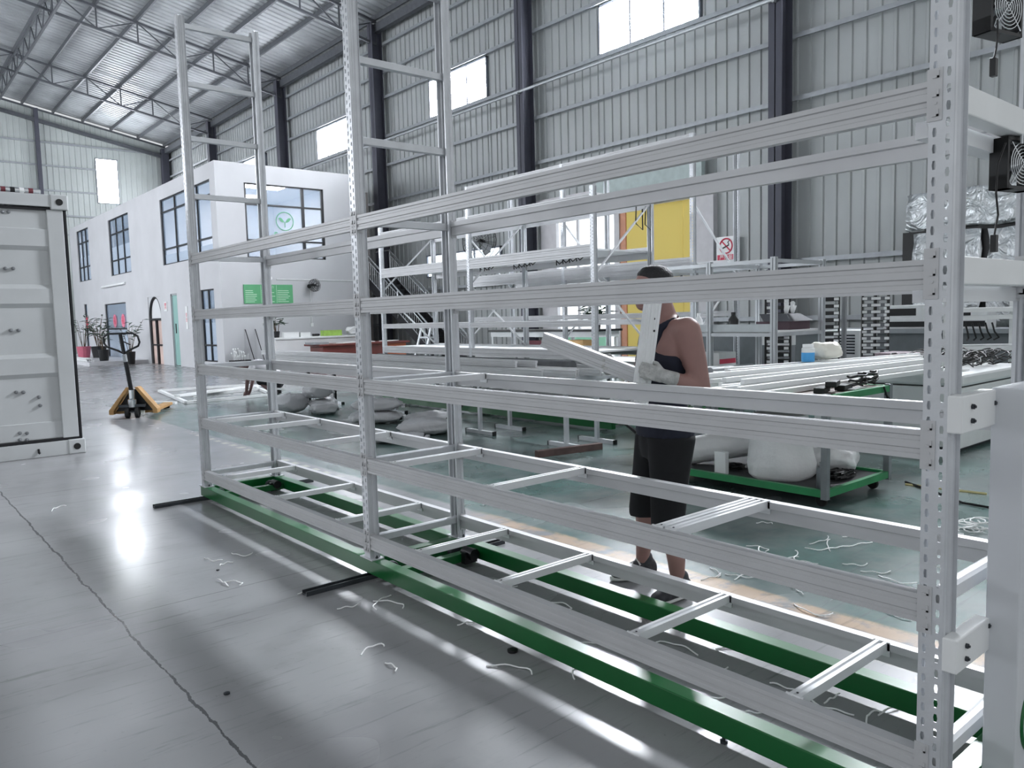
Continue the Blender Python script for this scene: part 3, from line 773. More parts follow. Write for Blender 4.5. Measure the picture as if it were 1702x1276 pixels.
o = MB(); rnd = random.Random(4)
for k in range(5): o.tube([(11.36+rnd.uniform(0, .28), 23.5+rnd.uniform(0, .1), 1.045+.01*k) for q in range(5)], .02, 6)
tag(o.build('cable_coil', CABLE), 'crumpled black cable on the counter beside the green carton', 'cable')
def sack(label, c, size, rot, m, group=None, name='sack', cat='sack', seed=0, top=True):
    rnd = random.Random(seed); ob_ = thing(name, label, cat, (c[0], c[1], c[2]), group)
    n, mm = 22, 12; mb = MB(); vs = []
    ca, sa = math.cos(rot), math.sin(rot); ph = [rnd.uniform(0, 6.28) for _ in range(6)]
    def sp(v, e): return math.copysign(abs(v)**e, v)
    rows = []
    for i in range(mm+1):
        t = -math.pi/2+math.pi*i/mm; row = []
        for k in range(n):
            u = 2*math.pi*k/n
            x = sp(math.cos(t), .5)*sp(math.cos(u), .42); y = sp(math.cos(t), .5)*sp(math.sin(u), .5); z = sp(math.sin(t), .8)
            w = 1+.06*math.sin(3*u+ph[0]+2*t)+.05*math.sin(7*x+ph[1])*math.sin(5*y+ph[2])
            z *= (1-.6*abs(x)**5); z += .13*math.sin(5*x+ph[3])*math.cos(2*y)+.09*math.sin(6*y+3*x+ph[4]) if z > 0 else 0
            X = x*w*size[0]/2; Y = y*w*size[1]/2; Z = size[2]/2+max(-1, z)*size[2]/2
            row.append((c[0]+X*ca-Y*sa, c[1]+X*sa+Y*ca, c[2]+max(0, Z)))
        rows += row
    mb.v = rows; mb.f = [(i*n+k, i*n+(k+1)%n, (i+1)*n+(k+1)%n, (i+1)*n+k) for i in range(mm) for k in range(n)]
    b_ = mb.build('bag_body', m, ob_, smooth='all')
    sd = b_.modifiers.new('smooth', 'SUBSURF'); sd.levels = sd.render_levels = 1
    tx = bpy.data.textures.new('crease', 'CLOUDS'); tx.noise_scale = .10; tx.noise_depth = 3; tx.noise_basis = 'VORONOI_F2_F1'
    dp = b_.modifiers.new('crease', 'DISPLACE'); dp.texture = tx; dp.strength = .05; dp.texture_coords = 'GLOBAL'; dp.mid_level = .5
    if top:
        e = V3((c[0]+ca*size[0]*.5, c[1]+sa*size[0]*.5, c[2]+size[2]*.35))
        sm = MB().bar(e-V3((-sa, ca, 0))*size[1]*.34, e+V3((-sa, ca, 0))*size[1]*.34, .05, .03); sm.build('sewn_end', m, ob_)
    return ob_
POLY = mat('white woven sack', 'c9cacd', .38, 0, .06, 3, .9, 11)
FOAM = mat('white foam wrap', 'e9eaeb', .55, 0, .04, 4, .2, 25)
sack('grey and white plastic bag at the right end of the counter', (12.85, 23.6, 1.03), (.5, .3, .28), .2, FOAM, name='plastic_bag', cat='bag', seed=5, top=False)
WOOD = mat('dark red wood', '6a2f2b', .35, 0, .15, 2.5); WOOD2 = mat('orange red wood', 'b5643f', .4, 0, .12, 3)
dk = thing('office_desk', 'dark red wooden desk in front of the white counter', 'desk', (11.6, 21, 0))
MB().box(10.15, 13.2, 20.6, 21.6, .78, .84).build('desktop', WOOD, dk, bevel=.01)
MB().box(10.35, 12.3, 20.7, 20.76, .1, .78).build('modesty_panel', WOOD, dk)
sp_ = MB().box(12.3, 13.1, 20.68, 21.5, 0, .78).build('pedestal', WOOD2, dk)
for k in range(2): MB().box(12.36+.37*k, 12.69+.37*k, 20.66, 20.68, .1, .7).build('door_panel', WOOD2, sp_)
MB().box(10.3, 10.4, 20.68, 21.5, 0, .78).build('end_panel', WOOD, dk)
tag(MB().box(10.0, 10.5, 20.7, 21.2, .84, .9).build('folder_stack', GREYP), 'grey folders stacked at the left end of the red desk', 'folder')
for i, (x, y) in enumerate(((10.95, 20.9), (11.5, 20.8), (12.4, 20.9))):
    o = MB().bar((x, y, .85), (x+.55, y+.15, .855), .3, .02); tag(o.build('paper_stack', PLASTW), ['white papers near the left end of the red desk', 'white papers in the middle of the red desk', 'white papers at the right end of the red desk'][i], 'paper')
o = thing('desk_phone', 'black telephone standing on the red desk', 'telephone', (12.0, 21.35, .84))
MB().box(11.9, 12.1, 21.25, 21.45, .84, .9).build('base', BLACK, o); MB().tube([(11.88, 21.3, .91), (11.93, 21.32, .94), (12.06, 21.36, .94), (12.11, 21.38, .91)], .025, 8).build('handset', BLACK, o)
# staircase beside the office
ST = mat('black stair steel', '232327', .5, .2, .1); RAILM = mat('stainless handrail', 'c9cccf', .25, .7, .03)
sx0, sx1, sy0, rise, run, ns = 14.2, 15.35, 20.5, .172, .257, 18
st = thing('staircase', 'black steel staircase with grey railings beside the office block', 'stairs', (14.75, sy0, 0))
for k in range(ns):
    MB().box(sx0, sx1, sy0+run*k, sy0+run*(k+1)+.02, rise*(k+1)-.03, rise*(k+1)).build('tread', ST, st)
    MB().box(sx0, sx1, sy0+run*k, sy0+run*k+.008, rise*k, rise*(k+1)-.03).build('riser', ST, st)
ye, ze = sy0+run*ns, rise*ns
for x in (sx0, sx1): MB().prism([(-.02,-.14),(.02,-.14),(.02,.14),(-.02,.14)], (x, sy0, .05), (x, ye, ze), up=(0,0,1)).build('stringer', ST, st)
MB().box(sx0, sx1, ye, ye+1.05, ze-.12, ze).build('landing', ST, st)
for x in (sx0, sx1):
    r_ = MB().tube([(x, sy0, .95), (x, ye, ze+.95), (x, ye+1.0, ze+.95)], .028, 8); ro = r_.build('handrail', RAILM, st, smooth=True)
    MB().tube([(x, sy0, .2), (x, ye, ze+.2)], .018, 6).tube([(x, sy0, .78), (x, ye, ze+.78)], .018, 6).build('rail', RAILM, ro)
    n = 36
    for k in range(n):
        y = sy0+(ye-sy0)*(k+.5)/n; z = ze*(k+.5)/n
        MB().tube([(x, y, z+.2), (x, y, z+.78)], .009, 5).build('baluster', RAILM, ro)
    for k in (0, .5, 1): MB().tube([(x, sy0+(ye-sy0)*k, ze*k), (x, sy0+(ye-sy0)*k, ze*k+.95)], .022, 8).build('newel', RAILM, ro)
tag(MB().box(14.3, 15.45, 26.7, 26.85, 0, 6.35).box(14.3, 14.45, 26.85, 28.4, 0, 6.35).build('stair_screen', mat('beige wall panel', 'cfc9c6', .8, 0, .03)), 'beige panel wall at the head of the black stairs', 'partition')
# ================================================================ CONTAINER AND PALLET TRUCK
CONT = mat('light grey container paint', 'c3c6c7', .5, 0, .04, 1.5)
CY, CX1, CX0, CH = 10.45, 2.03, -.42, 3.04
cn = thing('shipping_container', 'light grey shipping container at the left edge of the hall', 'container', ((CX0+CX1)/2, CY, 0))
MB().box(CX0+.02, CX1-.02, CY+.13, CY+6, .14, CH-.06).build('body', CONT, cn)
MB().box(CX0, CX1, CY, CY+.16, .0, .17).build('sill_beam', CONT, cn, bevel=.006)
MB().box(CX0, CX1, CY, CY+.16, CH-.14, CH).build('header_beam', CONT, cn, bevel=.006)
for x in (CX0, CX1-.16):
    for z in (0, CH-.17):
        cs = MB().box(x-.012, x+.172, CY-.012, CY+.17, z, z+.175).build('corner_casting', CONT, cn, bevel=.012)
        MB().lathe([(.038,0),(.038,.006)], (x+.08, CY-.012, z+.088), (0,-1,0), 16).build('lock_hole', BLACK, cs)
GASK = mat('black door gasket', '15161a', .7, 0, .05)
MB().box(CX1-.036, CX1-.012, CY+.02, CY+.12, .17, CH-.15).box(CX0+.02, CX1-.03, CY+.02, CY+.12, .17, .20).box(CX0+.02, CX1-.03, CY+.02, CY+.12, CH-.18, CH-.15).build('gasket', GASK, cn)
# door leaf: flat stiles with horizontal pressed ribs between them
dx0, dx1 = CX0+.03, CX1-.045
pr = [(.21, -.0)]
zs = [.21, .40, .41, .46, .93, .98, 1.16, 1.21, 1.74, 1.79, 1.96, 2.01, 2.40, 2.45, 2.60, 2.64, 2.655, 2.86]
dep2 = [.02, .02, .035, .035, .035, .0, .0, .035, .035, .0, .0, .035, .035, .0, .0, .0, .02, .02]
rows = list(zip(zs, dep2)); n = len(rows)
d = MB().add([(x, CY+.03+e, z) for x in (dx0, dx1-.17) for z, e in rows], [(i, n+i, n+i+1, i+1) for i in range(n-1)])
d.box(dx0, dx1-.17, CY+.066, CY+.13, .2, 2.87)
dl = d.build('door', CONT, cn)
MB().box(dx1-.17, dx1, CY+.015, CY+.13, .2, 2.87).build('door_stile', CONT, dl, bevel=.008)
RIV = mat('grey rivet', '85888b', .45, .4, .05)
for (u, v) in ((14, 341), (4, 341), (14, 352), (4, 352), (9, 446), (22, 446), (18, 549), (31, 549), (27, 652), (39, 652), (65, 660), (67, 674), (33, 720), (45, 720), (33, 731), (45, 731)):
    p = onY(u, v, CY+.04)
    MB().lathe([(.016,0),(.013,.008),(.006,.011)], (p.x, CY+.04, p.z), (0,-1,0), 10).lathe([(.02,0),(.02,.026)], (p.x, CY+.066, p.z), (0,-1,0), 10).build('rivet', RIV, dl)
MB().tube([(1.55, CY-.0, .10), (1.55, CY-.02, .06), (1.56, CY-.02, .05)], .012, 6).build('door_keeper', BLACKM, cn)
# striped hazard tape and a bar on the container roof edge
hz = thing('hazard_bar', 'red, white and black striped bar lying on the container roof edge', 'bar', (1.5, CY+.1, CH))
MB().tube([(.9, CY+.07, CH+.035), (1.78, CY+.07, CH+.035)], .03, 10).build('bar', CHROME, hz)
for k in range(7):
    MB().tube([(1.12+.09*k, CY+.07, CH+.035), (1.165+.09*k, CY+.07, CH+.035)], .034, 10).build('stripe', [mat('dark red stripe', '6b2f37', .6, 0, .05), BLACK, PLASTW][k % 3], hz)
# pallet truck: ochre forks, black tiller
OCH = mat('ochre truck paint', 'b38a55', .5, 0, .12, 6)
pt = thing('pallet_truck', 'ochre hand pallet truck with a black loop handle, parked in mid hall', 'pallet truck', (3.42, 13.75, 0))
fd = V3((.475, .88, 0)).normalized(); sd = V3((fd.y, -fd.x, 0))
o0 = V3((3.42, 13.78, 0))
for s_ in (-1, 1):
    a = o0+sd*.22*s_+fd*.18; b_ = o0+sd*.22*s_+fd*1.5
    fk = MB().bar(a+V3((0,0,.08)), b_+V3((0,0,.07)), .16, .05); fk.bar(b_+V3((0,0,.07)), b_+fd*.12+V3((0,0,.045)), .1, .03); fo_ = fk.build('fork', OCH, pt, bevel=.008)
    MB().lathe([(.012,-.05),(.035,-.05),(.035,.05),(.012,.05)], b_-fd*.12+V3((0,0,.035)), tuple(sd), 12).build('load_roller', RUBBER, fo_)
    wp = o0+sd*.075*s_-fd*.02
    MB().lathe([(.02,-.028),(.085,-.028),(.09,-.02),(.09,.02),(.085,.028),(.02,.028)], wp+V3((0,0,.09)), tuple(sd), 18).build('steer_wheel', RUBBER, pt, smooth=True)
    # sloping triangular cheek of the yoke
    q = [o0+sd*.04*s_+V3((0,0,.5)), o0+sd*.09*s_+V3((0,0,.5)), o0+sd*.37*s_+V3((0,0,.13)), o0+sd*.37*s_+V3((0,0,.06)), o0+sd*.3*s_+V3((0,0,.06)), o0+sd*.3*s_+V3((0,0,.12))]
    MB().plate([p+fd*.02 for p in q], .22, tuple(fd)).build('cheek', OCH, pt)
MB().plate([o0+fd*.16+sd*-.3+V3((0,0,.1)), o0+fd*.16+sd*.3+V3((0,0,.1)), o0+fd*.16+sd*.05+V3((0,0,.46)), o0+fd*.16+sd*-.05+V3((0,0,.46))], .03, tuple(fd)).build('back_plate', BLACKM, pt)
MB().bar(o0+sd*-.2+V3((0,0,.2)), o0+sd*.2+V3((0,0,.2)), .1, .04).bar(o0+sd*-.1+V3((0,0,.1)), o0+sd*.1+V3((0,0,.1)), .03, .03).build('axle_block', DSTEEL, pt)
MB().lathe([(.07,.18),(.07,.3),(.045,.32),(.045,.46)], o0+fd*-.0, (0,0,1), 14).build('pump', CHROME, pt, smooth=True)
tp = o0+V3((-.11,-.06, 1.24)); bt = o0+V3((0, 0, .42))
MB().tube([bt, bt.lerp(tp, .62)], .035, 10).build('tiller', BLACKM, pt, smooth=True)
MB().tube([bt.lerp(tp, .62), bt.lerp(tp, .76)], .036, 10).build('tiller_sleeve', GREYP, pt, smooth=True)
ud = (tp-bt).normalized(); hx = sd
c = bt.lerp(tp, .78); w = .235
lp = [c, c+hx*.08+ud*.05, c+hx*w+ud*.12, c+hx*(w+.03)+ud*.18, c+hx*(w+.02)+ud*.28, c+hx*(w-.05)+ud*.33, c-hx*(w-.05)+ud*.33, c-hx*(w+.02)+ud*.28, c-hx*(w+.03)+ud*.18, c-hx*w+ud*.12, c-hx*.08+ud*.05]
MB().tube(lp, .017, 10, closed=True).tube([c, c+ud*.33], .03, 10).build('handle_loop', BLACKM, pt, smooth=True)
MB().tube([c+hx*.02+ud*.2, c+hx*.12+ud*.14], .01, 6).build('release_lever', BLACKM, pt)
for k in range(5): MB().tube([c-hx*.045+ud*(.1+.025*k)+(V3((0,-1,0))*.015 if k % 2 else V3((0,0,0))), c-hx*.02+ud*(.11+.025*k)], .006, 5).build('spring', CHROME, pt)
# loose white steel frame lying on the floor being assembled
fr = thing('steel_lattice', 'loose white steel frame lying flat on the floor by the crouching person', 'frame', (5.6, 16.8, 0))
A, B_, C_, D_ = V3((4.75, 15.3, .03)), V3((6.5, 15.35, .03)), V3((7.15, 18.3, .03)), V3((5.2, 18.6, .03))
for p, q in ((A, B_), (B_, C_), (C_, D_), (D_, A), (A.lerp(D_, .5), B_.lerp(C_, .5))): MB().bar(p, q, .07, .05).build('member', WHITE, fr)
tag(MB().bar((4.9, 16.35, .08), (7.0, 17.35, .08), .16, .04).build('steel_plank', WHITE), 'wide white steel profile lying loose across the floor frame', 'profile')
tag(MB().bar((4.25, 16.3, .02), (4.62, 15.5, .02), .06, .04).build('steel_strip', WHITE), 'long white steel strip running up to the fork tips of the pallet truck', 'profile')
o = MB().tube([(4.9+.09*math.cos(t*.6), 15.05+.05*math.sin(t*.6), .04+.004*t) for t in range(32)], .012, 6)
tag(o.build('tape_coil', PLASTW), 'small coil of white tape beside the fork tips', 'tape')
# ================================================================ DOORWAY IN THE LONG WALL
DFR = mat('pale door frame', 'cfcdd0', .5, 0, .03)
d = MB()
d.box(XW-.12, XW+.1, 16.75, 17.4, 0, 4.36).box(XW-.12, XW+.1, 11.3, 11.85, 0, 4.4).box(XW-.1, XW+.1, 14.32, 14.5, 0, 4.36)
d.box(XW-.1, XW+.1, 11.8, 17.4, 4.28, 4.4).box(XW-.05, XW+.05, 15.9, 15.98, 0, 4.3).box(XW-.05, XW+.05, 15.2, 15.26, 0, 2.4).box(XW-.05, XW+.05, 14.4, 16.8, 2.4, 2.46)
door1 = struct(d.build('door_1', DFR))
YEL = bpy.data.materials.new('yellow translucent door panel'); YEL.use_nodes = True
_n = YEL.node_tree.nodes; _l = YEL.node_tree.links; _p = _n['Principled BSDF']; _p.inputs['Base Color'].default_value = rgb('f6d053'); _p.inputs['Roughness'].default_value = .5
_t = _n.new('ShaderNodeBsdfTranslucent'); _t.inputs[0].default_value = rgb('fff6c4'); _m = _n.new('ShaderNodeMixShader'); _m.inputs[0].default_value = .82
_l.new(_p.outputs[0], _m.inputs[1]); _l.new(_t.outputs[0], _m.inputs[2]); _l.new(_m.outputs[0], _n['Material Output'].inputs[0])
for a, b_ in ((11.87, 12.25), (12.27, 14.3)): MB().box(XW-.02, XW+.01, a, b_, .05, 4.26).build('door_leaf', YEL, door1)
MB().box(XW-.06, XW-.02, 14.12, 14.34, .05, 4.26).build('door_edge', mat('rust orange edge', 'd79a7c', .6, 0, .05), door1)
FROST = mat('daylit frosted glass door', 'f0f6fa', .4, 0, 0, alpha=.5, emit=1.1)  # emission stands in for daylight behind the glass
MB().box(XW+.0, XW+.01, 14.5, 16.75, .05, 4.26).build('glass_leaf', FROST, door1)
MB().box(XW-.06, XW-.04, 14.9, 16.4, .6, .95).build('door_print', mat('green print film', '8fd3b0', .6, 0, 0, alpha=.8), door1)
LINT = mat('grey green canopy board', 'b9c6c4', .6, 0, .05)
lt = MB().box(XW-.3, XW-.16, 11.5, 14.95, 4.62, 5.28).box(XW-.34, XW-.12, 11.45, 15.0, 4.44, 4.5).build('door_canopy', LINT, door1)
struct(MB().box(XW-.14, XW-.1, 14.95, 17.8, 4.36, 4.9).build('trim_9', DFR))
# no-smoking sign
sg = thing('no_smoking_sign', 'white no smoking sign with a red ring on the hall wall by the yellow door', 'sign', (XW-.13, 10.93, 2.68))
MB().box(XW-.14, XW-.12, 10.66, 11.2, 2.66, 3.24).build('panel', PLASTW, sg)
cx = (XW-.145, 10.93, 3.02)
MB().tube([(cx[0], cx[1]+.17*math.cos(t*math.pi/16), cx[2]+.17*math.sin(t*math.pi/16)) for t in range(32)], .018, 6, closed=True).bar((cx[0], cx[1]+.12, cx[2]+.12), (cx[0], cx[1]-.12, cx[2]-.12), .03, .012, (1,0,0)).build('prohibition_ring', RED, sg)
MB().bar((cx[0], cx[1]+.09, cx[2]-.05), (cx[0], cx[1]-.08, cx[2]+.02), .03, .012, (1,0,0)).tube([(cx[0], cx[1]-.08, cx[2]+.03), (cx[0], cx[1]-.05, cx[2]+.08), (cx[0], cx[1]-.09, cx[2]+.12)], .01, 5).build('cigarette', BLACK, sg)
rb = MB().box(XW-.144, XW-.14, 10.69, 11.17, 2.68, 2.82).build('red_band', RED, sg)
text('lettering', '严禁烟', PLASTW, rb, (XW-.146, 10.93, 2.75), .12, (0,-1,0), (0,0,1))
# ================================================================ TRESTLES WITH STEEL BEAMS
TZ = .80
tl_ = ['farthest trestle under the stack of grey beams, with black legs', 'trestle under the grey beams, beyond the two stacked sacks', 'trestle under the grey beams with a diagonal black strut', 'nearest trestle under the grey beams, beside the worker']
for i, (y, lm) in enumerate(((12.9, BLACKM), (10.8, GALV), (7.95, GALV), (6.35, GALV))):
    o = thing('trestle', tl_[i], 'trestle', (6.4, y, 0))
    MB().box(5.9, 7.05, y-.03, y+.03, TZ-.06, TZ).build('top_bar', GALV, o)
    for x in (6.12, 6.62):
        lg = MB().box(x-.022, x+.022, y-.022, y+.022, .045, TZ-.06).build('leg', lm, o)
        MB().box(x-.025, x+.025, y-.28, y+.28, 0, .045).build('foot', GALV, lg)
        for e in (-.29, .28): MB().box(x-.03, x+.03, y+e, y+e+.012, -.0, .05).build('end_cap', BLACK, lg)
    if i == 2: MB().bar((6.12, y-.02, .62), (6.1, y+.85, .03), .03, .04).build('strut', BLACKM, o)
    if i == 3: MB().bar((6.62, y, .5), (6.75, y-.7, .03), .03, .03).build('strut', BLACKM, o)
GRP = 'steel beams stacked on the trestles'
rnd = random.Random(11)
bl = [(5.98, 6.6, 14.2, 0), (6.12, 6.2, 13.9, 0), (6.26, 6.3, 14.6, 0), (6.42, 6.1, 14.3, 0), (6.10, 7.2, 14.9, 1), (6.25, 7.0, 14.4, 1), (6.9, 6.3, 13.6, 0)]
for k, (x, y0, y1, lay) in enumerate(bl):
    z = TZ+.081*lay
    o = beam_mb(x, y0, y1, z+.08, -1 if k % 2 == 0 else -1).build('steel_beam', BEAM)
    tag(o, 'long grey ribbed steel beam in the stack on the trestles', 'beam', GRP)
o = thing('foam_roll', 'long dark grey foam-wrapped cylinder lying on the trestles behind the steel beams', 'roll', (6.68, 9, TZ))
MB().tube([(6.68, 6.8, TZ+.072), (6.68, 11.4, TZ+.072)], .07, 16).build('roll_body', mat('dark grey foam', '5b5d60', .7, 0, .1), o, smooth=True)
tag(MB().bar((6.5, 6.0, TZ+.02), (6.62, 11.8, TZ+.02), .08, .03).build('white_profile', WHITE), 'thin white steel profile between the beams and the dark foam roll', 'profile')
# brown timber on the floor
tag(MB().bar((5.46, 6.13, .035), (6.28, 5.97, .035), .07, .07).build('timber_block', mat('reddish brown timber', '6e5a57', .8, 0, .15, 8)), 'reddish brown timber beam lying on the floor in front of the nearest trestle', 'timber')
# sacks
SL = [('big shiny white sack at the left of the far sack pile', (5.42, 12.2, 0), (.62, .5, .34), .5, 11), ('plump white sack on top of the far sack pile', (5.85, 12.05, .21), (.5, .4, .27), .2, 12),
      ('small grey sack at the right foot of the far sack pile', (5.72, 11.55, 0), (.48, .36, .2), -.2, 13), ('white sack lying under the round one in the far pile', (6.0, 12.1, 0), (.62, .46, .22), .9, 14),
      ('lower of the two sacks stacked behind the middle front post', (5.75, 9.95, 0), (.82, .5, .19), -.5, 15), ('upper of the two sacks stacked behind the middle front post', (5.78, 9.98, .17), (.78, .46, .2), -.6, 16),
      ('bulging grey sack nearest the middle rear post', (5.62, 8.45, 0), (.78, .5, .22), -.55, 17), ('flat pale sack behind the bulging grey one', (6.2, 9.2, 0), (.8, .46, .19), -.5, 18),
      ('flat sack lying alone on the floor, behind the third shelf level', (5.0, 8.2, 0), (.75, .48, .12), -.7, 19)]
for lb, c, s_, r_, sd_ in SL: sack(lb, c, s_, r_, POLY, seed=sd_)
tag(MB().box(6.1, 6.22, 10.0, 10.12, 0, .1).build('end_block', BLACK), 'small black block on the floor left of the two stacked sacks', 'block')
# stepladder by the trestles
sl = thing('stepladder', 'silver stepladder behind the middle rear post', 'ladder', (9.0, 13.4, 0))
for s_ in (-.22, .22):
    MB().bar((8.62, 13.4+s_, 0), (9.0, 13.4+s_*.75, 1.35), .05, .03).build('rail', ALU, sl); MB().bar((9.4, 13.4+s_, 0), (9.02, 13.4+s_*.75, 1.33), .04, .03).build('rear_rail', ALU, sl)
for k in range(4): MB().box(8.66+.085*k, 8.8+.085*k, 13.2, 13.6, .26+.28*k, .29+.28*k).build('step', ALU, sl)
# ================================================================ TOOL CART WITH WHITE TUBES
cx0, cx1, cy0, cy1 = 5.42, 6.47, 2.87, 4.6
ct = thing('work_cart', 'green-edged two-tier work cart on castors to the right of the worker', 'cart', (cx0, cy0, 0))
def rimframe(z, h):
    m = MB(); m.box(cx0, cx1, cy0, cy0+.04, z-h, z).box(cx0, cx1, cy1-.04, cy1, z-h, z).box(cx0, cx0+.04, cy0+.04, cy1-.04, z-h, z).box(cx1-.04, cx1, cy0+.04, cy1-.04, z-h, z); return m
rimframe(.86, .05).build('top_frame', GREEN2, ct); rimframe(.15, .055).build('lower_frame', GREEN2, ct)
BOARD = mat('worn brown board', '8d827c', .7, 0, .12, 4)
MB().box(cx0+.04, cx1-.04, cy0+.04, cy1-.04, .835, .855).build('table_board', BOARD, ct); MB().box(cx0+.04, cx1-.04, cy0+.04, cy1-.04, .11, .13).build('shelf_board', mat('dark shelf board', '3b3c3e', .7, 0, .1), ct)
for x in (cx0, cx1-.04):
    for y in (cy0, cy1-.04):
        MB().box(x-.004, x+.044, y-.004, y+.044, .08, .87).build('leg', mat('galvanised angle', '8a8f92', .4, .5, .08), ct)
for x in (cx0+.12, cx1-.1):
    for y in (cy0+.1, cy1-.12):
        wh = MB().lathe([(.01,-.016),(.04,-.016),(.044,-.01),(.044,.01),(.04,.016),(.01,.016)], (x, y, .044), (1,0,0), 16).box(x-.025, x-.02, y-.02, y+.02, .04, .097).box(x+.02, x+.025, y-.02, y+.02, .04, .097).box(x-.03, x+.03, y-.03, y+.03, .09, .097)
        wh.build('castor', RUBBER, ct)
# white tubes fanned over cart and table
GT = 'white square tubes heaped across the cart'
L0, L1, R0, R1 = V3((4.55, 3.22, 0)), V3((6.2, 4.5, 0)), V3((8.35, 3.1, 0)), V3((9.0, 3.85, 0))
rnd = random.Random(21); nt_ = 15
for lay in range(3):
    for k in range(nt_-2*lay):
        if lay and rnd.random() < .3: continue
        t = (k+lay*.9+rnd.uniform(-.05, .05))/(nt_-1); t = max(0, min(1, t))
        a = L0.lerp(L1, t)+(R0-L0).normalized()*rnd.uniform(-.1, .4); b_ = R0.lerp(R1, t)+(L0-R0).normalized()*rnd.uniform(-.1, .5); z = .862+.0205+.041*lay
        o = MB().bar(a+V3((0,0,z)), b_+V3((0,0,z)), .04, .04).build('square_tube', WHITE, bevel=.004)
        tag(o, 'long white square tube in the fanned heap across the work cart', 'tube', GT)
for k in range(9):
    a = V3((6.5, 5.0+.055*k, .98+.0*k)); 
# shorter bundle of tubes beyond, on the aluminium workstation side
for k in range(8):
    z = .80+.042*(k//4); y = 5.1+.055*(k % 4)
    o = MB().bar((6.6, y+.12, z+.02), (7.74, y-.02, z+.02), .04, .04).build('square_tube', WHITE)
    tag(o, 'shorter white tube in the bundle behind the fanned heap, next to the aluminium workstation', 'tube', 'short white tubes behind the heap')
sup = thing('side_table', 'low white table carrying the short white tube bundle', 'table', (7.1, 5.2, 0))
MB().box(6.65, 7.6, 4.95, 5.45, .74, .80).build('tabletop', WHITE, sup)
for x in (6.75, 7.5):
    for y in (5.0, 5.4): MB().box(x-.03, x+.03, y-.03, y+.03, 0, .74).build('leg', GREYP, sup)
o = thing('end_roll', 'grey round tube with a black open end lying on the white side table', 'tube', (7.4, 5.32, .8))
MB().tube([(7.0, 5.03, .852), (7.72, 4.98, .852)], .05, 14).build('tube_body', GREYP, o, smooth=True)
MB().lathe([(.04,0),(.04,.01)], (7.72, 4.98, .852), (1,-.07,0), 14).build('open_end', BLACK, o)
# clutter on the tubes and the table
o = thing('plastic_bottle', 'white-capped bottle with a bright blue label standing on the white tubes', 'bottle', (7.1, 3.96, .986))
bp = V3((7.1, 3.96, .986))
MB().lathe([(.06,0),(.062,.02),(.062,.09)], bp, (0,0,1), 18).build('blue_label', mat('bright blue label', '4aa3e0', .5, 0, .03), o, smooth=True)
MB().lathe([(.0615,.09),(.06,.13),(.05,.14)], bp, (0,0,1), 18).build('bottle_shoulder', PLASTW, o, smooth=True); MB().lathe([(.052,.14),(.052,.17)], bp, (0,0,1), 18).build('cap', PLASTW, o)
sack('cream crumpled plastic bag lying on the white tubes beside the blue bottle', (7.36, 3.92, .986), (.36, .24, .19), -.3, mat('cream plastic', 'e4e2d6', .4, 0, .04), name='plastic_bag', cat='bag', seed=31, top=False)
def adapter(p, r, lb):
    o = thing('power_adapter', lb, 'adapter', p); c, s_ = math.cos(r), math.sin(r); d = V3((c, s_, 0))
    MB().bar(V3(p)+d*-.11+V3((0,0,.022)), V3(p)+d*.11+V3((0,0,.022)), .08, .042).build('housing', BLACK, o, bevel=.006)
    MB().tube([V3(p)+d*.11+V3((0,0,.02)), V3(p)+d*.17+V3((.02,-.02,.03)), V3(p)+d*.25+V3((.0,.03,.012))], .007, 6).build('lead', CABLE, o)
adapter((5.62, 3.02, .86), .3, 'black power adapter lying on the cart top, the left one in the pile'); adapter((5.70, 2.975, .905), .35, 'black power adapter lying on top of the others on the cart'); adapter((5.92, 3.0, .86), .2, 'black power adapter lying on the cart top, nearest the coiled leads')
for j, (p, lb) in enumerate((((6.12, 2.99, .868), 'coiled black lead on the cart top beside the adapters'), ((6.34, 3.0, .868), 'coiled black lead at the right-hand corner of the cart top'))):
    m = MB(); rnd = random.Random(40+j)
    m.tube([(p[0]+.11*math.cos(t*.5)+rnd.uniform(-.02, .02), p[1]+.05*math.sin(t*.5)+rnd.uniform(-.01, .01), p[2]+.0025*t+.014*math.sin(t*.9)**2) for t in range(40)], .009, 6)
    tag(m.build('coiled_lead', CABLE), lb, 'cable')
m = MB().tube([(6.3, 2.86, .86), (6.36, 2.84, .72), (6.25, 2.84, .66), (6.38, 2.85, .64), (6.41, 2.85, .74), (6.33, 2.86, .80)], .008, 6)
tag(m.build('hanging_lead', CABLE), 'black lead hanging in a loop below the cart top edge', 'cable')
tag(MB().bar((5.9, 2.93, .866), (6.15, 2.955, .866), .06, .006).build('label_sheet', PLASTW), 'torn paper label lying on the cart edge below the adapters', 'paper')
# lower shelf of the cart
o = thing('foam_roll', 'white bubble-wrap roll at the left end of the lower cart shelf', 'roll', (5.85, 4.1, .13))
MB().tube([(5.68, 4.32, .25), (6.0, 3.85, .36)], [.12, .13], 18).build('roll_body', FOAM, o, smooth=True)
MB().lathe([(.03,0),(.105,.004)], (5.68, 4.32, .25), (-.5,.8,-.2), 18).build('roll_end', GREYP, o)
o = thing('white_drum', 'big white plastic-wrapped drum in the middle of the lower cart shelf', 'drum', (5.78, 3.5, .13))
mb = MB(); rows = []; n = 36
for h, r in ((0,.235),(.03,.262),(.12,.268),(.22,.25),(.33,.235),(.45,.225),(.52,.21),(.53,.0)):
    rows += [(5.78+(r+.012*math.sin(5*a*6.283/n+h*9)+.006*math.sin(11*a*6.283/n))*math.cos(a*6.283/n), 3.46+(r+.012*math.sin(5*a*6.283/n+h*9))*math.sin(a*6.283/n), .13+h) for a in range(n)]
mb.v = rows; mb.f = [(i*n+k, i*n+(k+1)%n, (i+1)*n+(k+1)%n, (i+1)*n+k) for i in range(7) for k in range(n)]
